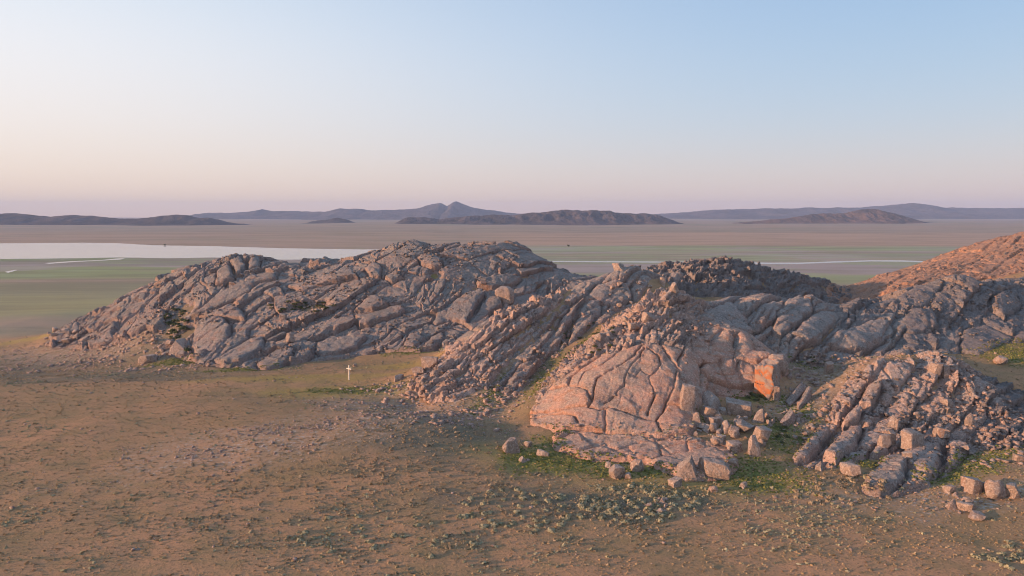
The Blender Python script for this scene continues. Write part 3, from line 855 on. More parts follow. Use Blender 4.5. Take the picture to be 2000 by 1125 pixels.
# ------------------------------------------------------------------ ground sheet
def lines_axis(lo, a, b, hi, fine, growth):
    c = list(np.arange(a, b + 1e-6, fine))
    s, v, left = fine, a, []
    while v > lo:
        s *= growth
        v -= s
        left.append(v)
    s, v, right = fine, b, []
    while v < hi:
        s *= growth
        v += s
        right.append(v)
    return np.array(left[::-1] + c + right)
gxl = lines_axis(-10200, -210, 250, 10200, 1.6, 1.05)
gyl = lines_axis(-1500, 66, 330, 466, 1.6, 1.035)
gyl = gyl[(gyl > -1500) & (gyl < 480)]
yy, far_l = gyl[-1], []
while yy < 10700:
    yy += max(4.0, yy * yy / 110000.0)
    far_l.append(yy)
gyl = np.r_[gyl, far_l]
GX, GY = np.meshgrid(gxl, gyl)
GZ = ground_z(GX, GY)
def px_of(x, y, z):
    """survey picture position of a place, for laying out meadow, marsh and gravel patches"""
    k = y * CP - (z - CAM_H) * SP
    k = np.where(k < 1, 1, k)
    return 1000 + FPX * x / k, 562.5 - FPX * (y * SP + (z - CAM_H) * CP) / k
def blob(x, y, px, py, rx, ry, ang=0, s=1, soft=0.5, y0=70):
    cx, cy = hit(px, py, y0)
    u, v = rot(x - cx, y - cy, ang)
    q = np.sqrt((u / rx) ** 2 + (v / ry) ** 2) + 0.55 * fbm(x / (0.45 * min(rx, ry) + 2), y / (0.45 * min(rx, ry) + 2), s, 4)
    return sstep(1 + soft * 0.5, 1 - soft, q)
GREEN = [(705,764,13,3,12),(1090,905,12,6,0),(1470,935,9,6,0),(1110,900,9,4,0),(1090,870,5,5,0),(1230,925,9,3,0),(1480,925,7,6,10),(1430,935,6,3,0),(1500,950,8,4,0),(345,706,11,5,0),(480,722,12,3,0),(820,688,12,3,0),(1540,850,4,9,20),(1550,800,3,8,20),(1400,830,4,4,0),(1480,780,7,2.5,0),(1655,905,6,3,0),(1850,930,8,3,20),(1930,900,14,4,30),(1060,745,3,12,-20),(1130,685,3,12,-30),(1210,630,3,12,-30),(660,642,6,3,0),(840,540,4,4,0),(1970,690,10,10,0),(1950,650,7,14,0),(1560,700,6,4,0),(1510,860,3,8,0),(950,780,3,10,-20)]
YELLOW = [(690,765,22,5,0),(640,735,22,3,0),(90,655,30,6,10),(600,770,16,5,0),(1060,900,20,7,0),(1290,950,18,5,0),(540,740,30,6,0),(780,715,16,5,0)]
SAGE = [(200,738,70,9,6),(60,735,50,14,0),(120,705,60,18,0),(330,740,30,5,0),(230,680,16,12,20),(850,830,16,8,0),(1150,985,30,6,0),(1005,735,6,22,-38),(1060,700,5,20,-38),(1110,715,4,18,-40),(1600,790,6,18,-42),(1610,720,18,8,0),(1930,860,16,14,0),(860,860,20,10,20),(334,640,6,12,0),(360,650,6,8,0),(350,612,6,8,0),(610,598,12,6,0),(290,690,20,12,0)]
STONY = [(820,790,22,12,30),(700,815,26,10,25),(560,850,34,11,25),(760,800,22,14,35),(880,790,16,12,30),(120,690,40,18,0),(230,680,16,12,20),(480,880,14,7,20),(1600,810,10,14,35),(1640,740,14,12,35),(1900,850,24,20,0),(1850,980,22,7,0),(1600,710,12,8,0),(950,770,10,20,-20),(1980,850,20,20,0)]
_BL = {}
def blobs(lst, x, y, s0, soft=0.5):
    key = (s0, len(lst))
    if key not in _BL:
        xx, yy = np.meshgrid(np.arange(-260, 300, 0.8), np.arange(60, 440, 0.8))
        r = np.zeros(xx.shape)
        for k, b in enumerate(lst):
            cx, cy = hit(b[0], b[1])
            rr = 1.9 * max(b[2], b[3]) + 3
            i0, i1 = np.clip(((np.array([cy - rr, cy + rr]) - 60) / 0.8).astype(int), 0, xx.shape[0])
            j0, j1 = np.clip(((np.array([cx - rr, cx + rr]) + 260) / 0.8).astype(int), 0, xx.shape[1])
            if i1 > i0 and j1 > j0:
                w = np.s_[i0:i1, j0:j1]
                r[w] = np.maximum(r[w], blob(xx[w], yy[w], *b, s=s0 + k, soft=0.85 if s0 == 500 else soft))
        _BL[key] = r
    r = _BL[key]
    i, j = ((np.asarray(y) - 60) / 0.8), ((np.asarray(x) + 260) / 0.8)
    ok = (i >= 0) & (j >= 0) & (i < r.shape[0] - 1) & (j < r.shape[1] - 1)
    return np.where(ok, r[np.where(ok, i, 0).astype(int), np.where(ok, j, 0).astype(int)], 0.0)
a_green, a_yel, a_sage, a_stone = blobs(GREEN, GX, GY, 500), blobs(YELLOW, GX, GY, 600, 0.9), blobs(SAGE, GX, GY, 700, 0.9), blobs(STONY, GX, GY, 800, 0.8)
# colours of the plain, by kind of ground
PXG, PYG = px_of(GX, GY, np.minimum(GZ, PLAIN + 0 * GZ))
wob = 260 * fbm(GX / 700, GY / 500, 40, 4)
def band(lo, hi, soft):
    yw = GY + wob * np.clip(GY / 1500, 0.15, 1.2) * 0.5
    return sstep(lo - soft, lo + soft, yw) * sstep(hi + soft, hi - soft, yw)
col = np.ones(GX.shape + (3,)) * np.array([0.165, 0.120, 0.088])
def paint(m, c):
    global col
    col = col * (1 - m[..., None]) + np.array(c) * m[..., None]
nz = 0.5 + 0.5 * fbm(GX / 260, GY / 90, 41, 4)
paint(sstep(0.45, 0.7, nz), (0.130, 0.112, 0.078))
paint(band(380, 620, 40) * sstep(150, -100, GX) * 0.75, (0.118, 0.118, 0.066))
paint(band(400, 520, 30) * sstep(0.35, 0.65, nz) * 0.8, (0.165, 0.145, 0.070))
paint(band(600, 660, 18) * 0.7, (0.175, 0.125, 0.090))
lg = sstep(60, -140, GX)
paint(band(640, 790, 22) * lg * (0.45 + 0.55 * sstep(0.35, 0.6, nz)), (0.128, 0.138, 0.066))
paint(band(800, 960, 20) * lg * 0.9, (0.125, 0.110, 0.090))
paint(band(870, 930, 20) * sstep(-430, -560, GX) * 0.8, (0.10, 0.125, 0.06))
rg = 1 - lg
paint(band(590, 690, 20) * rg * 0.75, (0.130, 0.150, 0.070))
paint(band(690, 890, 30) * rg * 0.95, (0.160, 0.134, 0.122))
paint(band(890, 1290, 40) * rg * (0.45 + 0.5 * sstep(0.38, 0.58, nz)), (0.150, 0.160, 0.105))
paint(band(1180, 1290, 25) * rg * sstep(60, 250, GX) * sstep(900, 600, GX) * 0.7, (0.140, 0.158, 0.080))
paint(band(1300, 2150, 40) * (0.45 + 0.5 * rg), (0.195, 0.134, 0.094))
paint(band(2100, 2700, 150) * 0.7, (0.150, 0.118, 0.088))
wet = fbm(GX / 150, GY / 60, 47, 5, 0.6)
inm = band(640, 1290, 50)
paint(inm * sstep(0.12, 0.35, wet) * 0.65, (0.135, 0.150, 0.082))
paint(inm * sstep(-0.12, -0.35, wet) * 0.65, (0.175, 0.146, 0.132))
paint(band(380, 640, 40) * sstep(0.1, 0.35, wet) * 0.6, (0.108, 0.112, 0.068))
a_far = np.maximum(sstep(330, 430, GY + 40 * fbm(GX / 60, GY / 60, 43, 3)), sstep(-150, -260, GX) * sstep(240, 330, GY))
gme = mesh_from('ground', np.stack([GX, GY, GZ], -1).reshape(-1, 3), grid_faces(*GX.shape), M_GROUND)
for nm, v in (('green', a_green), ('yellow', a_yel), ('sage', a_sage), ('stony', a_stone), ('far', a_far)):
    point_attr(gme, nm, v)
ca = gme.attributes.new('plain_colour', 'FLOAT_COLOR', 'POINT')
ca.data.foreach_set('color', np.concatenate([col * 2.3, np.ones(GX.shape + (1,))], -1).astype(np.float32).ravel())
tag(link('ground', gme), kind='structure')

# ------------------------------------------------------------------ water
def water_material():
    t = NT('still_water')
    n = t.bump(t.noise(0.05, 3, 0.5, 0, t.map((0.5, 1, 1))), 0.02, 0.2)
    q = t.bsdf((0.10, 0.11, 0.12), 0.06, n, 0.5)
    q.inputs['IOR'].default_value = 1.33
    return t.m
M_WATER = water_material()
def water(name, outline, label=None, zoff=0.08):
    P = np.array([G(px, py, PLAIN + zoff) for px, py in outline])
    out = []
    for k in range(len(P)):                       # shores wander a little between the surveyed points
        a, b = P[k], P[(k + 1) % len(P)]
        n = max(1, int(np.hypot(*(b - a)[:2]) / 14))
        for q in range(n):
            out.append(a + (b - a) * q / n)
    out = np.array(out)
    out[:, 1] += 9.0 * fbm(out[:, 0] / 38, out[:, 1] / 38, 12, 5, 0.6) * (0.3 if name != 'lake' else 1)
    me = bpy.data.meshes.new(name)
    me.from_pydata([tuple(v) for v in out], [], [tuple(range(len(out)))])
    me.update()
    if me.polygons[0].normal.z < 0:
        me.flip_normals()
    me.materials.append(M_WATER)
    return tag(link(name, me), kind='structure')
water('lake', [(-500,468),(-100,468),(0,469),(100,468),(168,468),(180,469),(140,471),(160,474),(230,475),(300,479),(420,481),(560,485),(720,487),(800,489),(900,490),(900,507),(700,507),(560,507),(420,503),(330,504),(230,503),(120,505),(0,506),(-200,507),(-500,508)])
water('stream', [(86,514),(140,510),(195,508.2),(230,504.6),(245,504.6),(236,507),(190,509.5),(140,512),(95,515.5)])
water('stream', [(8,531),(28,527.2),(34,527.4),(15,533)])
water('river', [(1060,509.6),(1150,510),(1280,510.8),(1400,510.8),(1500,513),(1560,513),(1620,510.6),(1700,508.2),(1760,508.4),(1840,511),(2050,513),(2050,514.6),(1840,513.4),(1760,511.2),(1700,510.6),(1620,513.4),(1560,516),(1500,516),(1400,513),(1280,513),(1150,512.2),(1060,511.4)])
water('stream', [(1340,517.6),(1420,518.2),(1480,517.2),(1480,517.8),(1420,518.9),(1340,518.2)], 0.08)

# ------------------------------------------------------------------ mountains and far hills
def mountain_material(name, a, b, c_):
    t = NT(name)
    n1 = t.noise(0.004, 6, 0.65, 0.3)
    n2 = t.noise(0.02, 5, 0.7)
    c = t.mix(t.ramp(n1, 0.4, 0.62), a, b)
    c = t.mix(t.math('MULTIPLY', t.ramp(n2, 0.45, 0.7), 0.6), c, c_)
    t.bsdf(c, 0.95, t.bump(t.noise(0.012, 7, 0.75), 0.9, 40.0), 0.1)
    return t.m
M_MTN = mountain_material('mountain_rock', (0.120, 0.098, 0.094), (0.066, 0.060, 0.058), (0.032, 0.032, 0.032))
M_MTN_WARM = mountain_material('warm_hill_rock', (0.17, 0.115, 0.09), (0.105, 0.082, 0.07), (0.05, 0.045, 0.04))
def mountain(name, label, prof, dist, depth, mat, n_x=220, n_y=44, seed=0, rough=0.22):
    prof = np.array(prof, float)
    px = np.linspace(prof[0, 0], prof[-1, 0], n_x)
    py = np.interp(px, prof[:, 0], prof[:, 1])
    ends = np.clip(np.minimum(np.arange(n_x), np.arange(n_x)[::-1]) / (0.06 * n_x), 0, 1)
    py = py + ends * (1.3 * fbm(px / 22, px * 0, seed + 21, 4, 0.6) + 0.5 * fbm(px / 5, px * 0, seed + 22, 2))
    crest = np.array([W(a, b, dist) for a, b in zip(px, py)])
    v = np.linspace(-1, 1, n_y)
    base = float(far_z(np.array([0.0]), np.array([dist]))[0]) - 6
    H = np.maximum(crest[:, 2] - base, 0.5)
    Xg = np.repeat(crest[None, :, 0], n_y, 0)
    bend = depth * 0.25 * fbm(crest[:, 0] / (depth * 1.4), 0 * crest[:, 0], seed, 3)
    Yg = dist + bend[None] * (1 - abs(v[:, None])) + v[:, None] * depth * (0.45 + 0.55 * np.clip(H / H.max(), 0.1, 1))[None]
    sc_ = depth * 0.22
    shape = np.clip(1 - abs(v[:, None]), 0, 1) ** 1.3
    rg = 1 - abs(fbm(Xg / sc_, Yg / (sc_ * 1.6), seed + 3, 5, 0.55)) * 2.0
    Zg = base + H[None] * shape * (1 + rough * (rg - 0.75) * np.clip(abs(v[:, None]) * 4, 0, 1) * 1.6)
    Zg = Zg + H.max() * 0.05 * fbm(Xg / (sc_ * 0.3), Yg / (sc_ * 0.3), seed + 8, 3) * np.clip(abs(v[:, None]) * 3, 0.12, 1) * (shape > 0.02)
    me = mesh_from(name, np.stack([Xg, Yg, Zg], -1).reshape(-1, 3), grid_faces(n_y, n_x), mat)
    return tag(link(name, me), kind='structure')
mountain('mountain_range', '', [(-420,425),(-300,410),(-200,414),(-100,412),(0,416),(30,416),(100,423),(145,419),(180,421),(230,426),(265,427),(290,425),(330,419),(360,419),(385,425),(410,424),(450,434),(500,441)], 3800, 480, M_MTN, seed=11)
mountain('mountain_range', '', [(330,428),(370,418),(400,415),(440,415),(480,413),(510,408),(530,412),(570,412),(640,413),(670,407),(700,408),(740,410),(790,408),(815,406),(835,401),(848,397),(860,396),(873,402),(882,396),(889,392),(898,395),(910,400),(925,405),(960,410),(985,414),(1020,417),(1060,424)], 8200, 1300, M_MTN, seed=12)
mountain('hill', '', [(590,436),(620,431),(640,428),(660,425),(680,429),(705,438)], 4400, 240, M_MTN, 70, 26, 13)
mountain('hill', '', [(770,438),(800,424),(830,424),(860,428),(900,423),(960,418),(1000,420),(1040,414),(1060,414),(1100,409),(1130,410),(1160,410),(1190,411),(1200,414),(1240,417),(1260,415),(1290,421),(1335,438)], 4100, 480, M_MTN, 260, 60, 14, 0.35)
mountain('mountain_range', '', [(1230,425),(1270,419),(1330,415),(1400,409),(1500,407),(1580,405),(1650,404),(1700,404),(1760,399),(1800,395),(1830,399),(1860,404),(1900,405),(1960,406),(2050,404),(2150,408),(2400,412)], 8600, 1300, M_MTN, seed=15)
mountain('hill', '', [(1440,435),(1490,430),(1540,425),(1580,418),(1620,416),(1650,416),(1690,408),(1710,407),(1740,413),(1765,420),(1805,436)], 4400, 420, M_MTN_WARM, 180, 50, 16, 0.35)

ntri = 0
for oc in OUTCROPS:
    r, n = build_outcrop(oc)
    ntri += 2 * n
print('rock triangles', ntri)

# ------------------------------------------------------------------ loose things: helpers
import bmesh
from mathutils import Matrix
rng = np.random.default_rng(7)
def surf_z(x, y):
    x, y = np.asarray(x, float), np.asarray(y, float)
    i = np.clip(((y - RY0) / RS).astype(int), 0, TOP.shape[0] - 1)
    j = np.clip(((x - RX0) / RS).astype(int), 0, TOP.shape[1] - 1)
    return np.maximum(ground_z(x, y), TOP[i, j])
def spot(px, py, y0=72.0, y1=440.0):
    """the place on ground or rock that the survey shows at a pixel"""
    ys = np.arange(y0, y1, 0.4)
    p = W(px, py, 1.0)
    xs, zs = p[0] * ys, CAM_H + (p[2] - CAM_H) * ys
    b = np.nonzero(zs < surf_z(xs, ys))[0]
    k = b[0] if len(b) else len(ys) - 1
    return np.array([xs[k], ys[k], float(surf_z(xs[k], ys[k]))])
ICO = {}
def ico(n):
    if n not in ICO:
        bm = bmesh.new()
        bmesh.ops.create_icosphere(bm, subdivisions=n, radius=1.0)
        bm.verts.ensure_lookup_table()
        ICO[n] = (np.array([v.co[:] for v in bm.verts]), np.array([[v.index for v in f.verts] for f in bm.faces]))
        bm.free()
    return ICO[n]
def rock_shape(seed, kind='angular', n=4):
    """a joint-bounded boulder: a sphere cut back by planes, edges worn, surface roughened; unit size"""
    r = np.random.default_rng(seed)
    V, F = ico(n)
    if kind == 'box':
        N = np.array([(1, 0, 0), (-1, 0, 0), (0, 1, 0), (0, -1, 0), (0, 0, 1), (0, 0, -1)], float) + r.normal(0, 0.09, (6, 3))
        Hh = np.array([1, 1, 1, 1, 1, 1.0]) * r.uniform(0.92, 1.0, 6)
        p = 60
    elif kind == 'wedge':
        N = np.array([(1, 0, 0.25), (-1, 0, 0.3), (0, 1, 0.2), (0.2, -1, 0.25), (-0.5, -0.2, 0.75), (0, 0, -1), (0.4, -0.5, 0.5)], float) + r.normal(0, 0.12, (7, 3))
        Hh = r.uniform(0.75, 1.0, 7)
        p = 50
    else:
        m = 9 if kind == 'angular' else 15
        N = r.normal(size=(m, 3))
        N = np.r_[N, [(0, 0, -1), (0, 0, 1)]]
        Hh = r.uniform(0.62, 0.98, len(N)) if kind == 'angular' else r.uniform(0.82, 1.0, len(N))
        p = 80 if kind == 'angular' else 34
    N = N / np.linalg.norm(N, axis=1)[:, None]
    q = np.maximum(V @ N.T, 0) / Hh[None]
    rad = (q ** p).sum(1) ** (-1.0 / p)
    rad = np.minimum(rad, 1.45)
    nn = fbm(V[:, 0] * 2.2 + V[:, 2] * 1.3 + seed, V[:, 1] * 2.2 - V[:, 2] * 1.7, seed % 97, 3)
    n2 = fbm(V[:, 0] * 6 + V[:, 2] * 4.3 + seed, V[:, 1] * 6 - V[:, 2] * 5.1, seed % 89, 2)
    P = V * (rad * (1 + 0.07 * nn + 0.03 * n2))[:, None]
    lo, hi = P.min(0), P.max(0)
    return (P - (lo + hi) / 2) / (hi - lo), F                # box of size 1
def block_shape(seed, kind='angular'):
    """a block split along joints: flat faces, worn edges"""
    r = np.random.default_rng(seed)
    bm = bmesh.new()
    bmesh.ops.create_cube(bm, size=2.6)
    if kind == 'box':
        N = np.array([(1, 0, 0), (-1, 0, 0), (0, 1, 0), (0, -1, 0), (0, 0, 1)], float) + r.normal(0, 0.10, (5, 3))
        Hh = r.uniform(0.85, 1.0, 5)
        N = np.r_[N, r.normal(size=(2, 3)) + (0, 0, 0.6)]
        Hh = np.r_[Hh, 1.12, 1.16]
    elif kind == 'wedge':
        N = np.array([(1, 0, 0.25), (-1, 0, 0.35), (0, 1, 0.2), (0.2, -1, 0.3), (-0.55, -0.2, 0.75), (0.4, -0.5, 0.5)], float) + r.normal(0, 0.14, (6, 3))
        Hh = r.uniform(0.7, 1.0, 6)
    else:
        N = np.r_[r.normal(size=(9, 3)), [(0, 0, 1)]]
        Hh = r.uniform(0.66, 1.0, 10)
    N = np.r_[N, [(0, 0, -1)]]
    Hh = np.r_[Hh, 0.8]
    for n_, h_ in zip(N, Hh):
        n_ = Vector(n_).normalized()
        bmesh.ops.bisect_plane(bm, geom=bm.verts[:] + bm.edges[:] + bm.faces[:], plane_co=n_ * float(h_), plane_no=n_, clear_outer=True)
        bmesh.ops.holes_fill(bm, edges=[e for e in bm.edges if e.is_boundary])
    bmesh.ops.dissolve_degenerate(bm, dist=0.02, edges=bm.edges[:])
    bmesh.ops.bevel(bm, geom=bm.edges[:], offset=0.055, segments=2, profile=0.6, affect='EDGES', clamp_overlap=True)
    bmesh.ops.triangulate(bm, faces=bm.faces[:])
    bmesh.ops.subdivide_edges(bm, edges=[e for e in bm.edges if e.calc_length() > 0.5], cuts=1)
    bmesh.ops.triangulate(bm, faces=bm.faces[:])
    bm.verts.ensure_lookup_table()
    V = np.array([v.co[:] for v in bm.verts])
    F = np.array([[v.index for v in f.verts] for f in bm.faces])
    bm.free()
    V = V + 0.035 * np.stack([fbm(V[:, 1] * 1.7 + k * 5 + seed, V[:, 2] * 1.7 + V[:, 0] * 1.3, seed % 83 + k, 3) for k in range(3)], -1)
    lo, hi = V.min(0), V.max(0)
    return (V - (lo + hi) / 2) / (hi - lo), F
def put_rock(label, cat, group, x, y, z, size, seed, kind='angular', n=4, rz=0.0, tilt=(0, 0), sink=0.22, mat=None, name='boulder'):
    P, F = rock_shape(seed, kind, n) if kind == 'round' else block_shape(seed, kind)
    P = P * np.array(size)
    o = link(name, mesh_from(name, P, F, mat or M_BOULDER, sharp=28))
    o.rotation_euler = (tilt[0], tilt[1], rz)
    o.location = (x, y, z + size[2] * (0.5 - sink))
    return tag(o, label, cat, group)

# ------------------------------------------------------------------ boulders one can name
HEROES = [
 # px of the foot, py of the foot, width px, height px, shape, label
 (1448,814,52,32,'box','rectangular flat-topped block with orange-lit side in the middle of the boulder pile'),
 (1393,800,42,32,'wedge','peaked grey boulder leaning on the dome above the boulder pile'),
 (1387,818,32,22,'angular','split tan boulder at the upper left of the boulder pile'),
 (1399,834,34,17,'box','flat pinkish block lying below the split tan boulder'),
 (1395,847,23,19,'round','rounded pale boulder at the lower left of the boulder pile'),
 (1421,847,27,25,'wedge','dark tilted wedge beside the rounded pale boulder'),
 (1457,846,38,20,'angular','broad pinkish boulder below the rectangular flat-topped block'),
 (1484,828,31,28,'wedge','pink slab-sided boulder right of the rectangular block'),
 (1493,872,37,36,'angular','biggest grey boulder at the lower right of the pile'),
 (1474,893,26,42,'wedge','tall pyramid boulder with an orange foot above the grass'),
 (1437,885,29,21,'box','small square block left of the pyramid boulder'),
 (1438,859,20,16,'round','small grey boulder between the pyramid and the pale boulder'),
 (1410,865,18,14,'angular','small tan boulder on the edge of the apron'),
 (1360,829,20,20,'wedge','dark tilted stone at the dome foot left of the pile'),
 (1346,936,48,38,'wedge','large wedge with a flat pink top at the tip of the apron'),
 (1398,938,58,38,'round','low grey cracked slab beside the large wedge on the grass'),
 (1246,925,27,25,'round','egg-shaped boulder with an orange underside on green grass'),
 (1207,938,36,26,'angular','craggy boulder with an orange base left of the egg-shaped one'),
 (1189,915,16,10,'angular','little flat stone behind the craggy boulder'),
 (1225,938,18,11,'round','small pale stone touching the craggy boulder'),
 (998,888,36,30,'round','big cracked round boulder standing alone in grass left of the apron'),
 (1031,875,16,12,'angular','small grey stone right of the cracked round boulder'),
 (1060,893,25,11,'angular','flat stone lying between the cracked boulder and the apron'),
 (1020,906,16,12,'wedge','small dark pointed stone below the cracked round boulder'),
 (1347,800,42,46,'angular','tall smooth-faced boulder set against the right side of the dome'),
 (1903,967,29,32,'box','upright tan block in the sagebrush below the near right slope'),
 (1950,978,37,40,'round','cracked pale boulder, the largest of the cluster beyond the upright block'),
 (1982,978,29,30,'angular','pale boulder at the end of the cluster past the cracked one'),
 (1925,964,20,20,'angular','dark boulder wedged between the upright block and the cracked boulder'),
 (1856,965,20,15,'angular','small white-grey stone left of the upright tan block'),
 (1893,991,23,17,'round','round pinkish boulder below the upright tan block'),
 (1896,1004,31,16,'angular','flat tan boulder touching the round pinkish one'),
 (1913,1019,29,13,'angular','pale flat boulder farthest out from the near right slope'),
 (1861,998,23,18,'wedge','grey tilted slab left of the round pinkish boulder'),
 (1320,953,23,18,'box','squarish boulder in front of the large wedge'),
 (1394,964,20,13,'round','small pale boulder in dry grass in front of the apron'),
 (1454,957,16,12,'round','small grey stone at the edge of the bright green grass'),
 (1433,912,18,12,'round','small pale stone between the apron and the bright green grass'),
 (1665,933,31,24,'angular','pale rounded boulder at the foot of the near right ribs'),
 (1605,921,18,17,'wedge','small pink boulder below the ribs beside the grass'),
 (1786,873,37,33,'box','big white-grey block with an orange foot perched on the near right slab'),
 (1852,799,21,20,'box','pale cube-shaped block high on the near right slope'),
 (1856,810,20,13,'angular','flat stone just below the pale cube-shaped block'),
 (1838,811,17,11,'angular','pink stone left of the flat stone on the near right slope'),
 (1834,745,25,24,'angular','tan boulder near the top of the near right slope'),
 (1847,739,16,27,'box','upright slab behind the tan boulder near the slope top'),
 (1751,841,23,29,'wedge','pointed pink boulder above the big white-grey block'),
 (1729,873,21,24,'angular','tan boulder left of the big white-grey block'),
 (1743,871,15,33,'box','narrow upright slab between the tan boulder and the white-grey block'),
 (1846,859,29,18,'angular','pale boulder right of the big white-grey block'),
 (1776,897,19,14,'box','small tan block below the big white-grey block'),
 (1622,730,16,24,'box','upright pale stone standing in the rubble of the saddle'),
 (1961,715,28,18,'round','lone dark boulder on the grass under the dark grey hump'),
 (1995,903,22,15,'box','flat white stone on the slope right of the near right ribs'),
 (1897,831,17,22,'round','small upright boulder in the rubble right of the pale cube'),
 (346,688,38,24,'wedge','big pointed boulder lying beside the dark bush at the foot of the long hill'),
 (284,713,32,18,'angular','grey boulder at the left end of the fresh grass below the long hill'),
 (551,628,14,14,'box','pale cubic block on the rubble ledge of the long hill'),
 (565,668,17,16,'round','pale boulder with a bright left side low on the long hill'),
 (548,681,17,11,'angular','orange-sided stone below the pale boulder on the long hill'),
 (739,691,18,14,'round','single grey boulder on the valley floor beyond the white cross'),
 (840,722,31,24,'angular','large dark boulder at the edge of the pale jagged rib'),
 (815,735,25,18,'angular','dark boulder just below the large one by the jagged rib'),
 (778,745,23,12,'angular','low pink boulder at the tip of the jagged rib'),
 (985,588,38,28,'round','smooth pinkish block jutting out at the right end of the long hill'),
 (692,718,9,7,'round','small pale stone right behind the white cross'),
 (1525,735,44,38,'round','bulging striped grey boulder behind the orange-faced block'),
 (1519,784,14,29,'angular','narrow leaning stone at the foot of the orange-faced block'),
 (1296,560,16,18,'angular','orange block crowning the broken ridge'),
 (1318,572,18,20,'round','yellow-lit boulder beside the crowning block of the broken ridge'),
 (1265,628,26,18,'angular','tan block on the left flank of the broken ridge'),
 (1240,648,24,14,'angular','flat slab stone below the tan block on the broken ridge'),
 (1170,668,20,16,'round','round stone by the grassy gully at the broken ridge foot'),
 (1208,528,22,14,'angular','orange craggy block on the dome at the top of the twin ribs'),
]
for k, (px, py, wp, hp, kind, lab) in enumerate(HEROES):
    p = spot(px, py - 1)
    m = p[1] / FPX
    w, h = wp * m * 1.0, hp * m * 1.02
    r = np.random.default_rng(900 + k)
    put_rock(lab, 'boulder', 'boulders', p[0], p[1] + w * 0.3, p[2], (w * 1.04, w * r.uniform(0.75, 1.0), h * 1.15), 900 + k, kind, 4, r.uniform(-0.3, 0.6), (r.normal(0, 0.07), r.normal(0, 0.07)), 0.2)
# the quarried block with the rust-coloured face
p = W(1506, 778, 149.3)
gz = float(surf_z(p[0], p[1]))
P, F = rock_shape(77, 'box', 5)
P = P * np.array((5.4, 5.8, 9.6))
P[:, 0] *= 1 - 0.15 * (P[:, 2] / 9.4 + 0.5) ** 2
P[:, 2] += 0.28 * P[:, 0] * (P[:, 2] > 0) + 0.2 * P[:, 1] * (P[:, 2] > 0)
P += 0.75 * np.stack([fbm(P[:, 1] / 3.2 + k * 9, P[:, 2] / 3.2 + P[:, 0] / 3, 60 + k, 4, 0.6) for k in range(3)], -1)
me = mesh_from('boulder', P, F, M_BOULDER)
me.materials.append(M_RUST)
o = link('boulder', me)
nrm_ = np.zeros(len(me.polygons) * 3, np.float32)
me.polygons.foreach_get('normal', nrm_)
nrm_ = nrm_.reshape(-1, 3)
me.polygons.foreach_set('material_index', ((nrm_[:, 1] < -0.75)).astype(np.int32))
o.location = (p[0], p[1] + 2.2, 3.2 + 4.2)
o.rotation_euler = (R(3), R(3), R(-34))
tag(o, 'tall upright block with a rust-orange face beside the quarried hollow', 'boulder', 'boulders')
# leaning slabs in the gully right of it
for k, (px, py, L_, w_, lab) in enumerate([(1540, 790, 9.5, 2.6, 'long leaning slab in the gully right of the orange-faced block'), (1558, 800, 8.0, 2.0, 'thinner leaning slab beside the long one in the gully'), (1530, 835, 6.0, 1.8, 'short dark leaning slab low in the gully by the grass')]):
    p = spot(px, py)
    put_rock(lab, 'boulder', 'boulders', p[0] + 2.2, p[1] + 2.4, p[2] + 0.9, (L_, w_, 2.0), 1500 + k, 'angular', 4, R(47), (0, R(-24)), 0.35, M_ROCK)

# ------------------------------------------------------------------ many smaller boulders
VAR = [mesh_from('boulder', *((block_shape(2000 + q, ('angular', 'wedge', 'angular', 'box')[q % 4]) if q % 7 else rock_shape(2000 + q, 'round', 3))), M_BOULDER) for q in range(14)]
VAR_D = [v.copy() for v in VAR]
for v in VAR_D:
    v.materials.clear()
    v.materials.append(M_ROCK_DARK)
ZONES = [
 # centre px, py, radius px x, y, count, size lo, hi (m), meshes, label
 (1445,838,78,46,34,0.8,2.1,VAR,'smaller pinkish stone wedged among the big blocks of the boulder pile'),
 (1360,850,45,22,10,0.4,0.9,VAR,'stone scattered at the dome foot above the apron'),
 (1850,850,80,60,28,0.5,1.5,VAR,'grey stone in the rubble of the near right slope'),
 (1940,830,50,55,12,0.5,1.3,VAR_D,'dark stone at the shaded end of the near right slope'),
 (1600,715,55,22,18,0.5,1.3,VAR,'pale stone in the rubble floor of the saddle'),
 (1560,800,30,60,20,0.6,1.6,VAR,'stone in the bushy gully between the boulder pile and the near right slope'),
 (1285,990,28,14,10,0.5,1.3,VAR,'stone of the small tan heap in the sagebrush before the apron'),
 (565,620,60,32,24,0.8,1.9,VAR,'pale stone on the rubble ledge of the long hill'),
 (660,600,45,20,12,0.8,1.8,VAR,'stone on the grassy shelf in the middle of the long hill'),
 (300,690,50,28,12,0.8,2.0,VAR,'stone in the dark scrub below the left end of the long hill'),
 (125,660,48,14,18,1.2,2.8,VAR,'boulder in the chain at the low left tip of the long hill'),
 (1430,525,120,18,20,1.0,2.4,VAR_D,'dark boulder on the rubbly hilltop behind the saddle'),
 (1225,600,70,50,14,0.7,1.8,VAR,'broken block on the orange-lit ridge above the grassy gully'),
 (870,745,70,40,8,0.5,1.3,VAR,'stone on the gravel fan below the pale jagged rib'),
 (1900,985,80,30,10,0.4,1.0,VAR,'stone in the sagebrush below the near right slope'),
 (560,870,120,50,6,0.3,0.6,VAR,'pale stone in the gravel streaks of the open slope'),
]
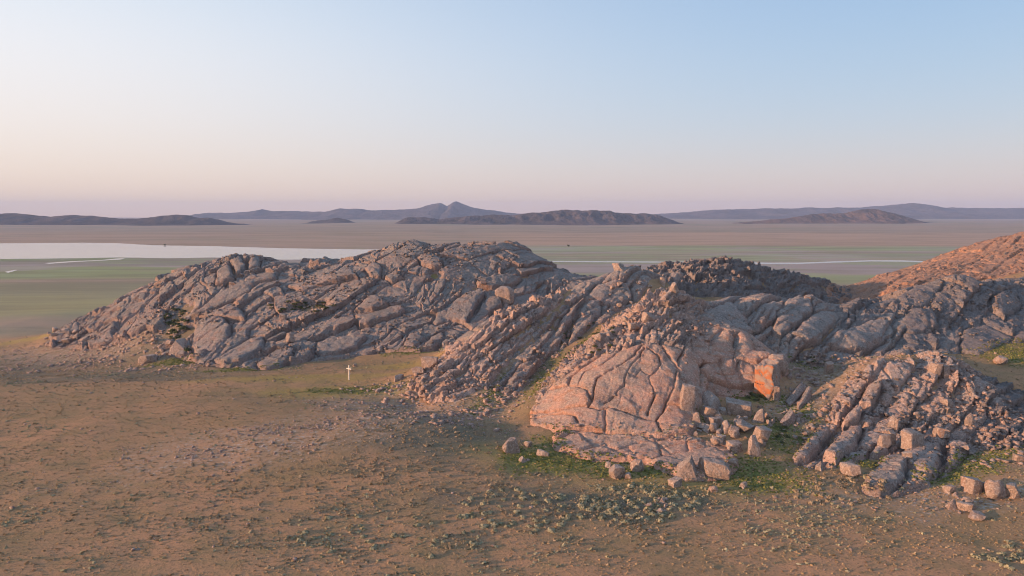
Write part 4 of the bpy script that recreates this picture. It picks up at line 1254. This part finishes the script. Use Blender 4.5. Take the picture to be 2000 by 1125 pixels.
for z, (cx, cy, rx, ry, n, lo, hi, ms, lab) in enumerate(ZONES):
    r = np.random.default_rng(3000 + z)
    for k in range(n):
        a, q = r.uniform(0, 6.283), math.sqrt(r.uniform(0, 1))
        p = spot(cx + rx * q * math.cos(a), cy + ry * q * math.sin(a))
        sz = lo + (hi - lo) * r.uniform(0, 1) ** 2
        o = link('boulder', ms[r.integers(len(ms))])
        o.scale = (sz * r.uniform(0.8, 1.3), sz * r.uniform(0.8, 1.3), sz * r.uniform(0.6, 1.0))
        o.rotation_euler = (r.normal(0, 0.3), r.normal(0, 0.3), r.uniform(0, 6.28))
        o.location = (p[0], p[1], p[2] + sz * 0.22)
        tag(o, lab, 'boulder', lab + 's')

# ------------------------------------------------------------------ white cross
p = spot(682, 742)
croot = bpy.data.objects.new('cross', None)
C.objects.link(croot)
croot.location = p
croot.rotation_euler = (0, R(1.2), R(-32))
tag(croot, 'tall plain white wooden cross standing alone on the valley floor', 'cross')
M_WHITE = plain_material('white_paint', (0.70, 0.66, 0.60), 0.7, 0.3)
def beam(name, dims, loc, parent):
    bm = bmesh.new()
    bmesh.ops.create_cube(bm, size=1.0)
    for v in bm.verts:
        v.co = Vector((v.co.x * dims[0], v.co.y * dims[1], v.co.z * dims[2]))
    bmesh.ops.bevel(bm, geom=bm.edges[:], offset=0.02, segments=1, affect='EDGES')
    me = bpy.data.meshes.new(name)
    bm.to_mesh(me)
    bm.free()
    me.materials.append(M_WHITE)
    o = link(name, me, parent)
    o.location = loc
    return o
beam('post', (0.27, 0.24, 4.4), (0, 0, 1.85), croot)
beam('crossbeam', (1.75, 0.2, 0.27), (0, -0.06, 3.05), croot)

# ------------------------------------------------------------------ plants
def leaf_cloud(n, r, size, flat=0.75, seed=0, shell=0.55):
    """small leaf faces spread through a low dome"""
    g = np.random.default_rng(seed)
    d = g.normal(size=(n, 3))
    d[:, 2] = abs(d[:, 2])
    d /= np.linalg.norm(d, axis=1)[:, None]
    rad = g.uniform(shell, 1.0, n) ** 0.6
    lump = 0.8 + 0.35 * vnoise(d[:, 0] * 2.1 + seed, d[:, 1] * 2.1 + d[:, 2], seed)
    c = d * (rad * lump)[:, None] * np.array([r, r, r * flat])
    u = np.cross(d, g.normal(size=(n, 3)))
    u /= np.linalg.norm(u, axis=1)[:, None]
    v = np.cross(d, u) + 0.7 * d * g.uniform(-1, 1, (n, 1))
    s_ = size * g.uniform(0.6, 1.3, (n, 1))
    V = np.stack([c - u * s_ - v * s_, c + u * s_ - v * s_ * 0.8, c + u * s_ * 0.7 + v * s_, c - u * s_ * 0.9 + v * s_], 1).reshape(-1, 3)
    return V, np.arange(4 * n).reshape(n, 4)
SB = [mesh_from('sagebrush', *leaf_cloud(100, 0.5, 0.075, 0.9, 40 + q, 0.6), M_SAGE, False) for q in range(5)]
SB_D = [mesh_from('sagebrush', *leaf_cloud(100, 0.5, 0.075, 0.85, 60 + q, 0.6), M_SAGE_DULL, False) for q in range(5)]
SHZ = [
 (1250,985,120,38,110,0.75,1.35,SB,'pale grey-green sagebrush clump in the dense patch before the apron'),
 (1020,1000,130,45,70,0.7,1.25,SB,'pale sagebrush clump on the open ground left of the dense patch'),
 (1650,960,110,30,50,0.6,1.1,SB_D,'dull brown sagebrush clump below the near right slope'),
 (1960,1085,60,30,22,0.7,1.2,SB,'pale sagebrush clump on the bare ground far out from the near right slope'),
 (760,1050,180,50,34,0.6,1.1,SB,'sagebrush clump scattered on the brown slope far from the rocks'),
 (860,900,90,60,14,0.6,1.0,SB_D,'dull sagebrush clump below the gravel fan'),
]
used = []
for z, (cx, cy, rx, ry, n, lo, hi, ms, lab) in enumerate(SHZ):
    r = np.random.default_rng(4000 + z)
    for k in range(n):
        a, q = r.uniform(0, 6.283), math.sqrt(r.uniform(0, 1))
        p = spot(cx + rx * q * math.cos(a), cy + ry * q * math.sin(a))
        o = link('sagebrush', ms[r.integers(5)])
        sz = r.uniform(lo, hi)
        o.scale = (sz * 1.35, sz * 1.35, sz * 1.15)
        o.rotation_euler = (0, 0, r.uniform(0, 6.28))
        o.location = (p[0], p[1], p[2] - 0.03)
        tag(o, lab, 'sagebrush', lab + 's')
GBV = [mesh_from('green_bush', *leaf_cloud(170, 0.5, 0.055, 0.9, 80 + q, 0.3), M_BUSH, False) for q in range(4)]
GBZ = [
 (345,632,22,32,44,1.2,2.6,'dark green bush in the hollow at the left end of the long hill'),
 (615,600,45,10,22,1.0,2.2,'dark green bush on the grassy shelf of the long hill'),
 (560,600,35,10,8,1.2,2.2,'low dark bush on the rubble ledge of the long hill'),
 (1490,775,35,7,12,0.9,1.8,'green bush in the shade under the quarried face'),
 (1525,845,14,22,12,0.8,1.6,'green bush along the gully right of the boulder pile'),
 (1150,660,60,40,16,0.7,1.4,'low green bush in the grassy gully beside the twin ribs'),
 (1600,705,60,12,8,0.7,1.3,'low green bush in the rubble floor of the saddle'),
]
for z, (cx, cy, rx, ry, n, lo, hi, lab) in enumerate(GBZ):
    r = np.random.default_rng(5000 + z)
    for k in range(n):
        a, q = r.uniform(0, 6.283), math.sqrt(r.uniform(0, 1))
        p = spot(cx + rx * q * math.cos(a), cy + ry * q * math.sin(a))
        o = link('green_bush', GBV[r.integers(4)])
        sz = r.uniform(lo, hi)
        o.scale = (sz * 1.5, sz * 1.5, sz * 0.75)
        o.rotation_euler = (0, 0, r.uniform(0, 6.28))
        o.location = (p[0], p[1], p[2] - 0.1)
        tag(o, lab, 'bush', lab + 's')
p = spot(366, 686)
o = link('green_bush', GBV[0]); o.scale = (3.0, 3.0, 2.9); o.location = p
tag(o, 'single round dark bush beside the big pointed boulder', 'bush')
# lone trees on the plain
for px, py, hp, lab in ((1110, 482, 6, 'lone dark tree on the bare plain beyond the river'), (743, 494, 5, 'tiny dark tree on the lake shore behind the long hill'), (322, 479, 4, 'tiny dark tree on the far shore of the lake')):
    q = G(px, py, PLAIN)
    Y_ = q[1]
    hm = hp * Y_ / FPX
    tr = bpy.data.objects.new('tree', None)
    C.objects.link(tr)
    tr.location = (q[0], q[1], float(ground_z(q[0], q[1])))
    tag(tr, lab, 'tree', 'lone trees on the plain')
    V, F = leaf_cloud(260, hm * 0.65, hm * 0.055, 0.9, int(px), 0.2)
    cr = link('crown', mesh_from('crown', V + np.array([0, 0, hm * 0.25]), F, M_BUSH, False), tr)
    a = np.linspace(0, 2 * math.pi, 8, endpoint=False)
    rings = [np.c_[np.cos(a) * rr, np.sin(a) * rr, 0 * a + zz] for rr, zz in ((hm * .07, -.2), (hm * .05, hm * .3), (hm * .02, hm * .7))]
    F = [(b * 8 + i, b * 8 + (i + 1) % 8, b * 8 + 8 + (i + 1) % 8, b * 8 + 8 + i) for b in range(2) for i in range(8)]
    link('trunk', mesh_from('trunk', np.concatenate(rings), F, plain_material('bark', (0.10, 0.075, 0.055))), tr)

# ------------------------------------------------------------------ what nobody could count
def in_view(x, y):
    return abs(x) < 0.80 * y + 6
def scatter(n, dens, seed, ylo=76, yhi=330):
    r = np.random.default_rng(seed)
    out = []
    tot = 0
    while tot < n:
        y = r.uniform(ylo ** 0.5, yhi ** 0.5, 60000) ** 2 if False else r.uniform(ylo, yhi, 60000)
        x = r.uniform(-0.8 * yhi, 0.8 * yhi, 60000)
        k = in_view(x, y) & (x > -215) & (x < 255)
        x, y = x[k], y[k]
        k = r.uniform(0, 1, len(x)) < dens(x, y)
        out.append(np.c_[x[k], y[k]])
        tot += k.sum()
    return np.concatenate(out)[:n], r
def join_copies(protos, pts, z, size, r, squash=0.8, spin3=False):
    Vs, Fs, o = [], [], 0
    pick = r.integers(len(protos), size=len(pts))
    for q, (V, F) in enumerate(protos):
        k = np.nonzero(pick == q)[0]
        a = r.uniform(0, 6.283, len(k))
        c, s_ = np.cos(a)[:, None], np.sin(a)[:, None]
        sx = size[k][:, None]
        VV = np.stack([(V[None, :, 0] * c - V[None, :, 1] * s_) * sx * r.uniform(0.8, 1.3, (len(k), 1)), (V[None, :, 0] * s_ + V[None, :, 1] * c) * sx, V[None, :, 2] * sx * squash * r.uniform(0.7, 1.3, (len(k), 1))], -1)
        VV += np.stack([pts[k, 0], pts[k, 1], z[k]], -1)[:, None, :]
        FF = F[None] + (np.arange(len(k)) * len(V))[:, None, None] + o
        o += len(V) * len(k)
        Vs.append(VV.reshape(-1, 3))
        Fs.append(FF.reshape(-1, F.shape[1]))
    return np.concatenate(Vs), np.concatenate(Fs)
def chip(seed):
    r = np.random.default_rng(seed)
    V = np.array([(a, b, c) for c in (-1, 1) for b in (-1, 1) for a in (-1, 1)], float) * 0.5
    V = V * (1 - 0.35 * r.uniform(0, 1, (8, 1))) + r.normal(0, 0.10, (8, 3))
    t, f = R(r.uniform(-30, 30)), R(r.uniform(-30, 30))
    V = V @ np.array(Matrix.Rotation(t, 3, 'X') @ Matrix.Rotation(f, 3, 'Y')).T
    return V, np.array([(0, 2, 3, 1), (4, 5, 7, 6), (0, 1, 5, 4), (2, 6, 7, 3), (0, 4, 6, 2), (1, 3, 7, 5)])
GULLY = [(785,772,14,8,30),(850,812,14,7,20),(740,765,10,5,20),(900,830,10,6,0),(150,715,40,12,0),(300,722,22,7,0),(1005,735,6,22,-38),(1060,690,6,22,-38),(1110,715,5,20,-40),(1180,665,5,18,-40),(950,790,8,14,-30),(1600,790,6,20,-42),(1570,760,8,10,0),(1620,720,16,9,10),(1700,700,12,6,0),(1350,650,6,9,-20),(230,672,22,10,20),(270,680,18,10,20),(320,690,14,9,0),(1930,860,14,16,0),(1900,760,10,10,0),(1360,840,8,5,0),(560,640,12,6,0),(640,610,12,5,0)]
def stony(x, y):
    m = blobs(STONY, x, y, 800, 0.8)
    c = rock_cover(x, y)
    edge = np.clip(c * (1 - c) * 4, 0, 1)
    m2 = blobs(GULLY, x, y, 850, 0.8)
    return np.clip(m * (0.10 + 0.8 * sstep(0.0, 0.35, fbm(x / 8, y / 3.5, 91, 4))) + 0.14 * edge + 0.012 + 0.55 * m2 * sstep(-0.2, 0.3, fbm(x / 5, y / 5, 92, 3)), 0, 1)
pts, r = scatter(16500, lambda x, y: stony(x, y) * np.clip(150 / y, 0.3, 1), 21)
size = 0.12 + (0.50 + 0.7 * blobs(GULLY, pts[:, 0], pts[:, 1], 850, 0.8)) * r.uniform(0, 1, len(pts)) ** 7 + 0.0004 * pts[:, 1]
V, F = join_copies([chip(k) for k in range(10)], pts, surf_z(pts[:, 0], pts[:, 1]) + size * 0.05, size, r)
tag(link('scree', mesh_from('scree', V, F, M_ROCK_PALE, False)), 'pale stones and gravel strewn over slopes and hill feet', 'scree', kind='stuff')
# rubble caught on and between the rocks
def rubbly(x, y):
    c = rock_cover(x, y)
    for oc in OUTCROPS:
        if oc['seed'] in (544, 588, 650, 761, 1310):
            P_ = oc['P']
            k = (x > P_[:, 0].min()) & (x < P_[:, 0].max()) & (y > P_[:, 1].min()) & (y < P_[:, 1].max())
            if k.any():
                c[k] = np.where(poly_dist(x[k], y[k], P_) > 0, 0.0, c[k])
    return np.clip(sstep(0.3, 0.9, c) * sstep(0.05, 0.30, fbm(x / 13, y / 13, 95, 3)) * (0.35 + 0.65 * sstep(0, 0.3, fbm(x / 4, y / 4, 96, 2))), 0, 1)
pts, r = scatter(3500, lambda x, y: rubbly(x, y) * np.clip(170 / y, 0.4, 1), 22, 105, 320)
size = 0.2 + 0.7 * r.uniform(0, 1, len(pts)) ** 4 + 0.0008 * pts[:, 1]
V, F = join_copies([chip(k + 30) for k in range(10)], pts, surf_z(pts[:, 0], pts[:, 1]) + size * 0.1, size, r)
tag(link('rubble', mesh_from('rubble', V, F, M_ROCK_DARK, False)), 'broken rock lodged on ledges and in the joints of the outcrops', 'rubble', kind='stuff')
# sagebrush scrub beyond the clumps built one by one
def sagey(x, y):
    m = np.maximum(blobs([(1150,985,40,9,0),(1000,960,26,9,0),(850,850,18,8,0),(1650,960,20,6,0),(700,940,30,9,0),(900,1010,50,12,0)], x, y, 900, 0.9), 0.9 * blobs(SAGE, x, y, 700, 0.9))
    cl = sstep(0.02, 0.35, fbm(x / 9, y / 5, 97, 4))
    return np.clip((0.10 + 0.9 * m) * (0.25 + 0.75 * cl) + 0.30 * cl * sstep(0.0, 0.3, fbm(x / 30, y / 14, 98, 3)), 0, 1) * (1 - rock_cover(x, y)) * (1 - 0.8 * blobs(GREEN, x, y, 500))
pts, r = scatter(12500, lambda x, y: sagey(x, y) * np.clip(110 / y, 0.2, 1), 23, 78, 300)
size = 0.26 + 0.62 * r.uniform(0, 1, len(pts)) ** 2.5
protos = [leaf_cloud(16, 0.5, 0.135, 0.9, 200 + k, 0.6) for k in range(8)]
zz = surf_z(pts[:, 0], pts[:, 1]) - 0.03
half = fbm(pts[:, 0] / 20, pts[:, 1] / 20, 99, 3) + 0.15 * r.normal(size=len(pts)) > 0.05
for sel, mm in ((half, M_SAGE), (~half, M_SAGE_DULL)):
    V, F = join_copies(protos, pts[sel], zz[sel], size[sel], r, 0.9)
    tag(link('sagebrush_scrub', mesh_from('sagebrush_scrub', V, F, mm, False)), 'pale sagebrush scrub dotting the open slopes' if mm is M_SAGE else 'brown low scrub dotting the open slopes', 'scrub', kind='stuff')
# dry grass tufts
pts, r = scatter(26000, lambda x, y: np.clip((0.35 + 0.65 * sstep(-0.2, 0.3, fbm(x / 6, y / 4, 111, 3))) * (1 - rock_cover(x, y)) * np.clip(100 / y, 0.15, 1) ** 1.3, 0, 1), 24, 78, 260)
size = 0.20 + 0.26 * r.uniform(0, 1, len(pts)) ** 2
V, F = join_copies([leaf_cloud(4, 0.5, 0.30, 0.7, 300 + k, 0.4) for k in range(6)], pts, surf_z(pts[:, 0], pts[:, 1]), size, r, 0.8)
gr = blobs(GREEN, pts[:, 0], pts[:, 1], 500)
tag(link('dry_grass', mesh_from('dry_grass', V, F, M_TUFT, False)), 'dry grass tufts covering the brown slopes', 'grass', kind='stuff')
pts, r = scatter(9000, lambda x, y: np.clip(blobs(GREEN, x, y, 500) * (1 - sstep(0.5, 0.9, rock_cover(x, y))), 0, 1), 25, 100, 300)
size = 0.25 + 0.35 * r.uniform(0, 1, len(pts))
V, F = join_copies([leaf_cloud(5, 0.5, 0.26, 0.8, 330 + k, 0.3) for k in range(6)], pts, surf_z(pts[:, 0], pts[:, 1]), size, r, 0.7)
tag(link('fresh_grass', mesh_from('fresh_grass', V, F, M_GRASS, False)), 'fresh green grass growing in damp hollows by the rocks', 'grass', kind='stuff')


# ------------------------------------------------------------------ haze
def haze():
    me = bpy.data.meshes.new('haze')
    x, y0, y1, z0, z1 = 11500, -2200, 11500, -40, 240
    v = [(a, b, c) for c in (z0, z1) for b in (y0, y1) for a in (-x, x)]
    me.from_pydata(v, [], [(0, 2, 3, 1), (4, 5, 7, 6), (0, 1, 5, 4), (2, 6, 7, 3), (0, 4, 6, 2), (1, 3, 7, 5)])
    m = bpy.data.materials.new('haze')
    m.use_nodes = True
    m.node_tree.nodes.clear()
    o = m.node_tree.nodes.new('ShaderNodeOutputMaterial')
    p = m.node_tree.nodes.new('ShaderNodeVolumePrincipled')
    p.inputs['Density'].default_value = 7.2e-5
    p.inputs['Color'].default_value = (0.46, 0.63, 1.0, 1)
    p.inputs['Anisotropy'].default_value = 0.0
    m.node_tree.links.new(p.outputs[0], o.inputs['Volume'])
    me.materials.append(m)
    tag(link('haze', me), kind='stuff')
haze()
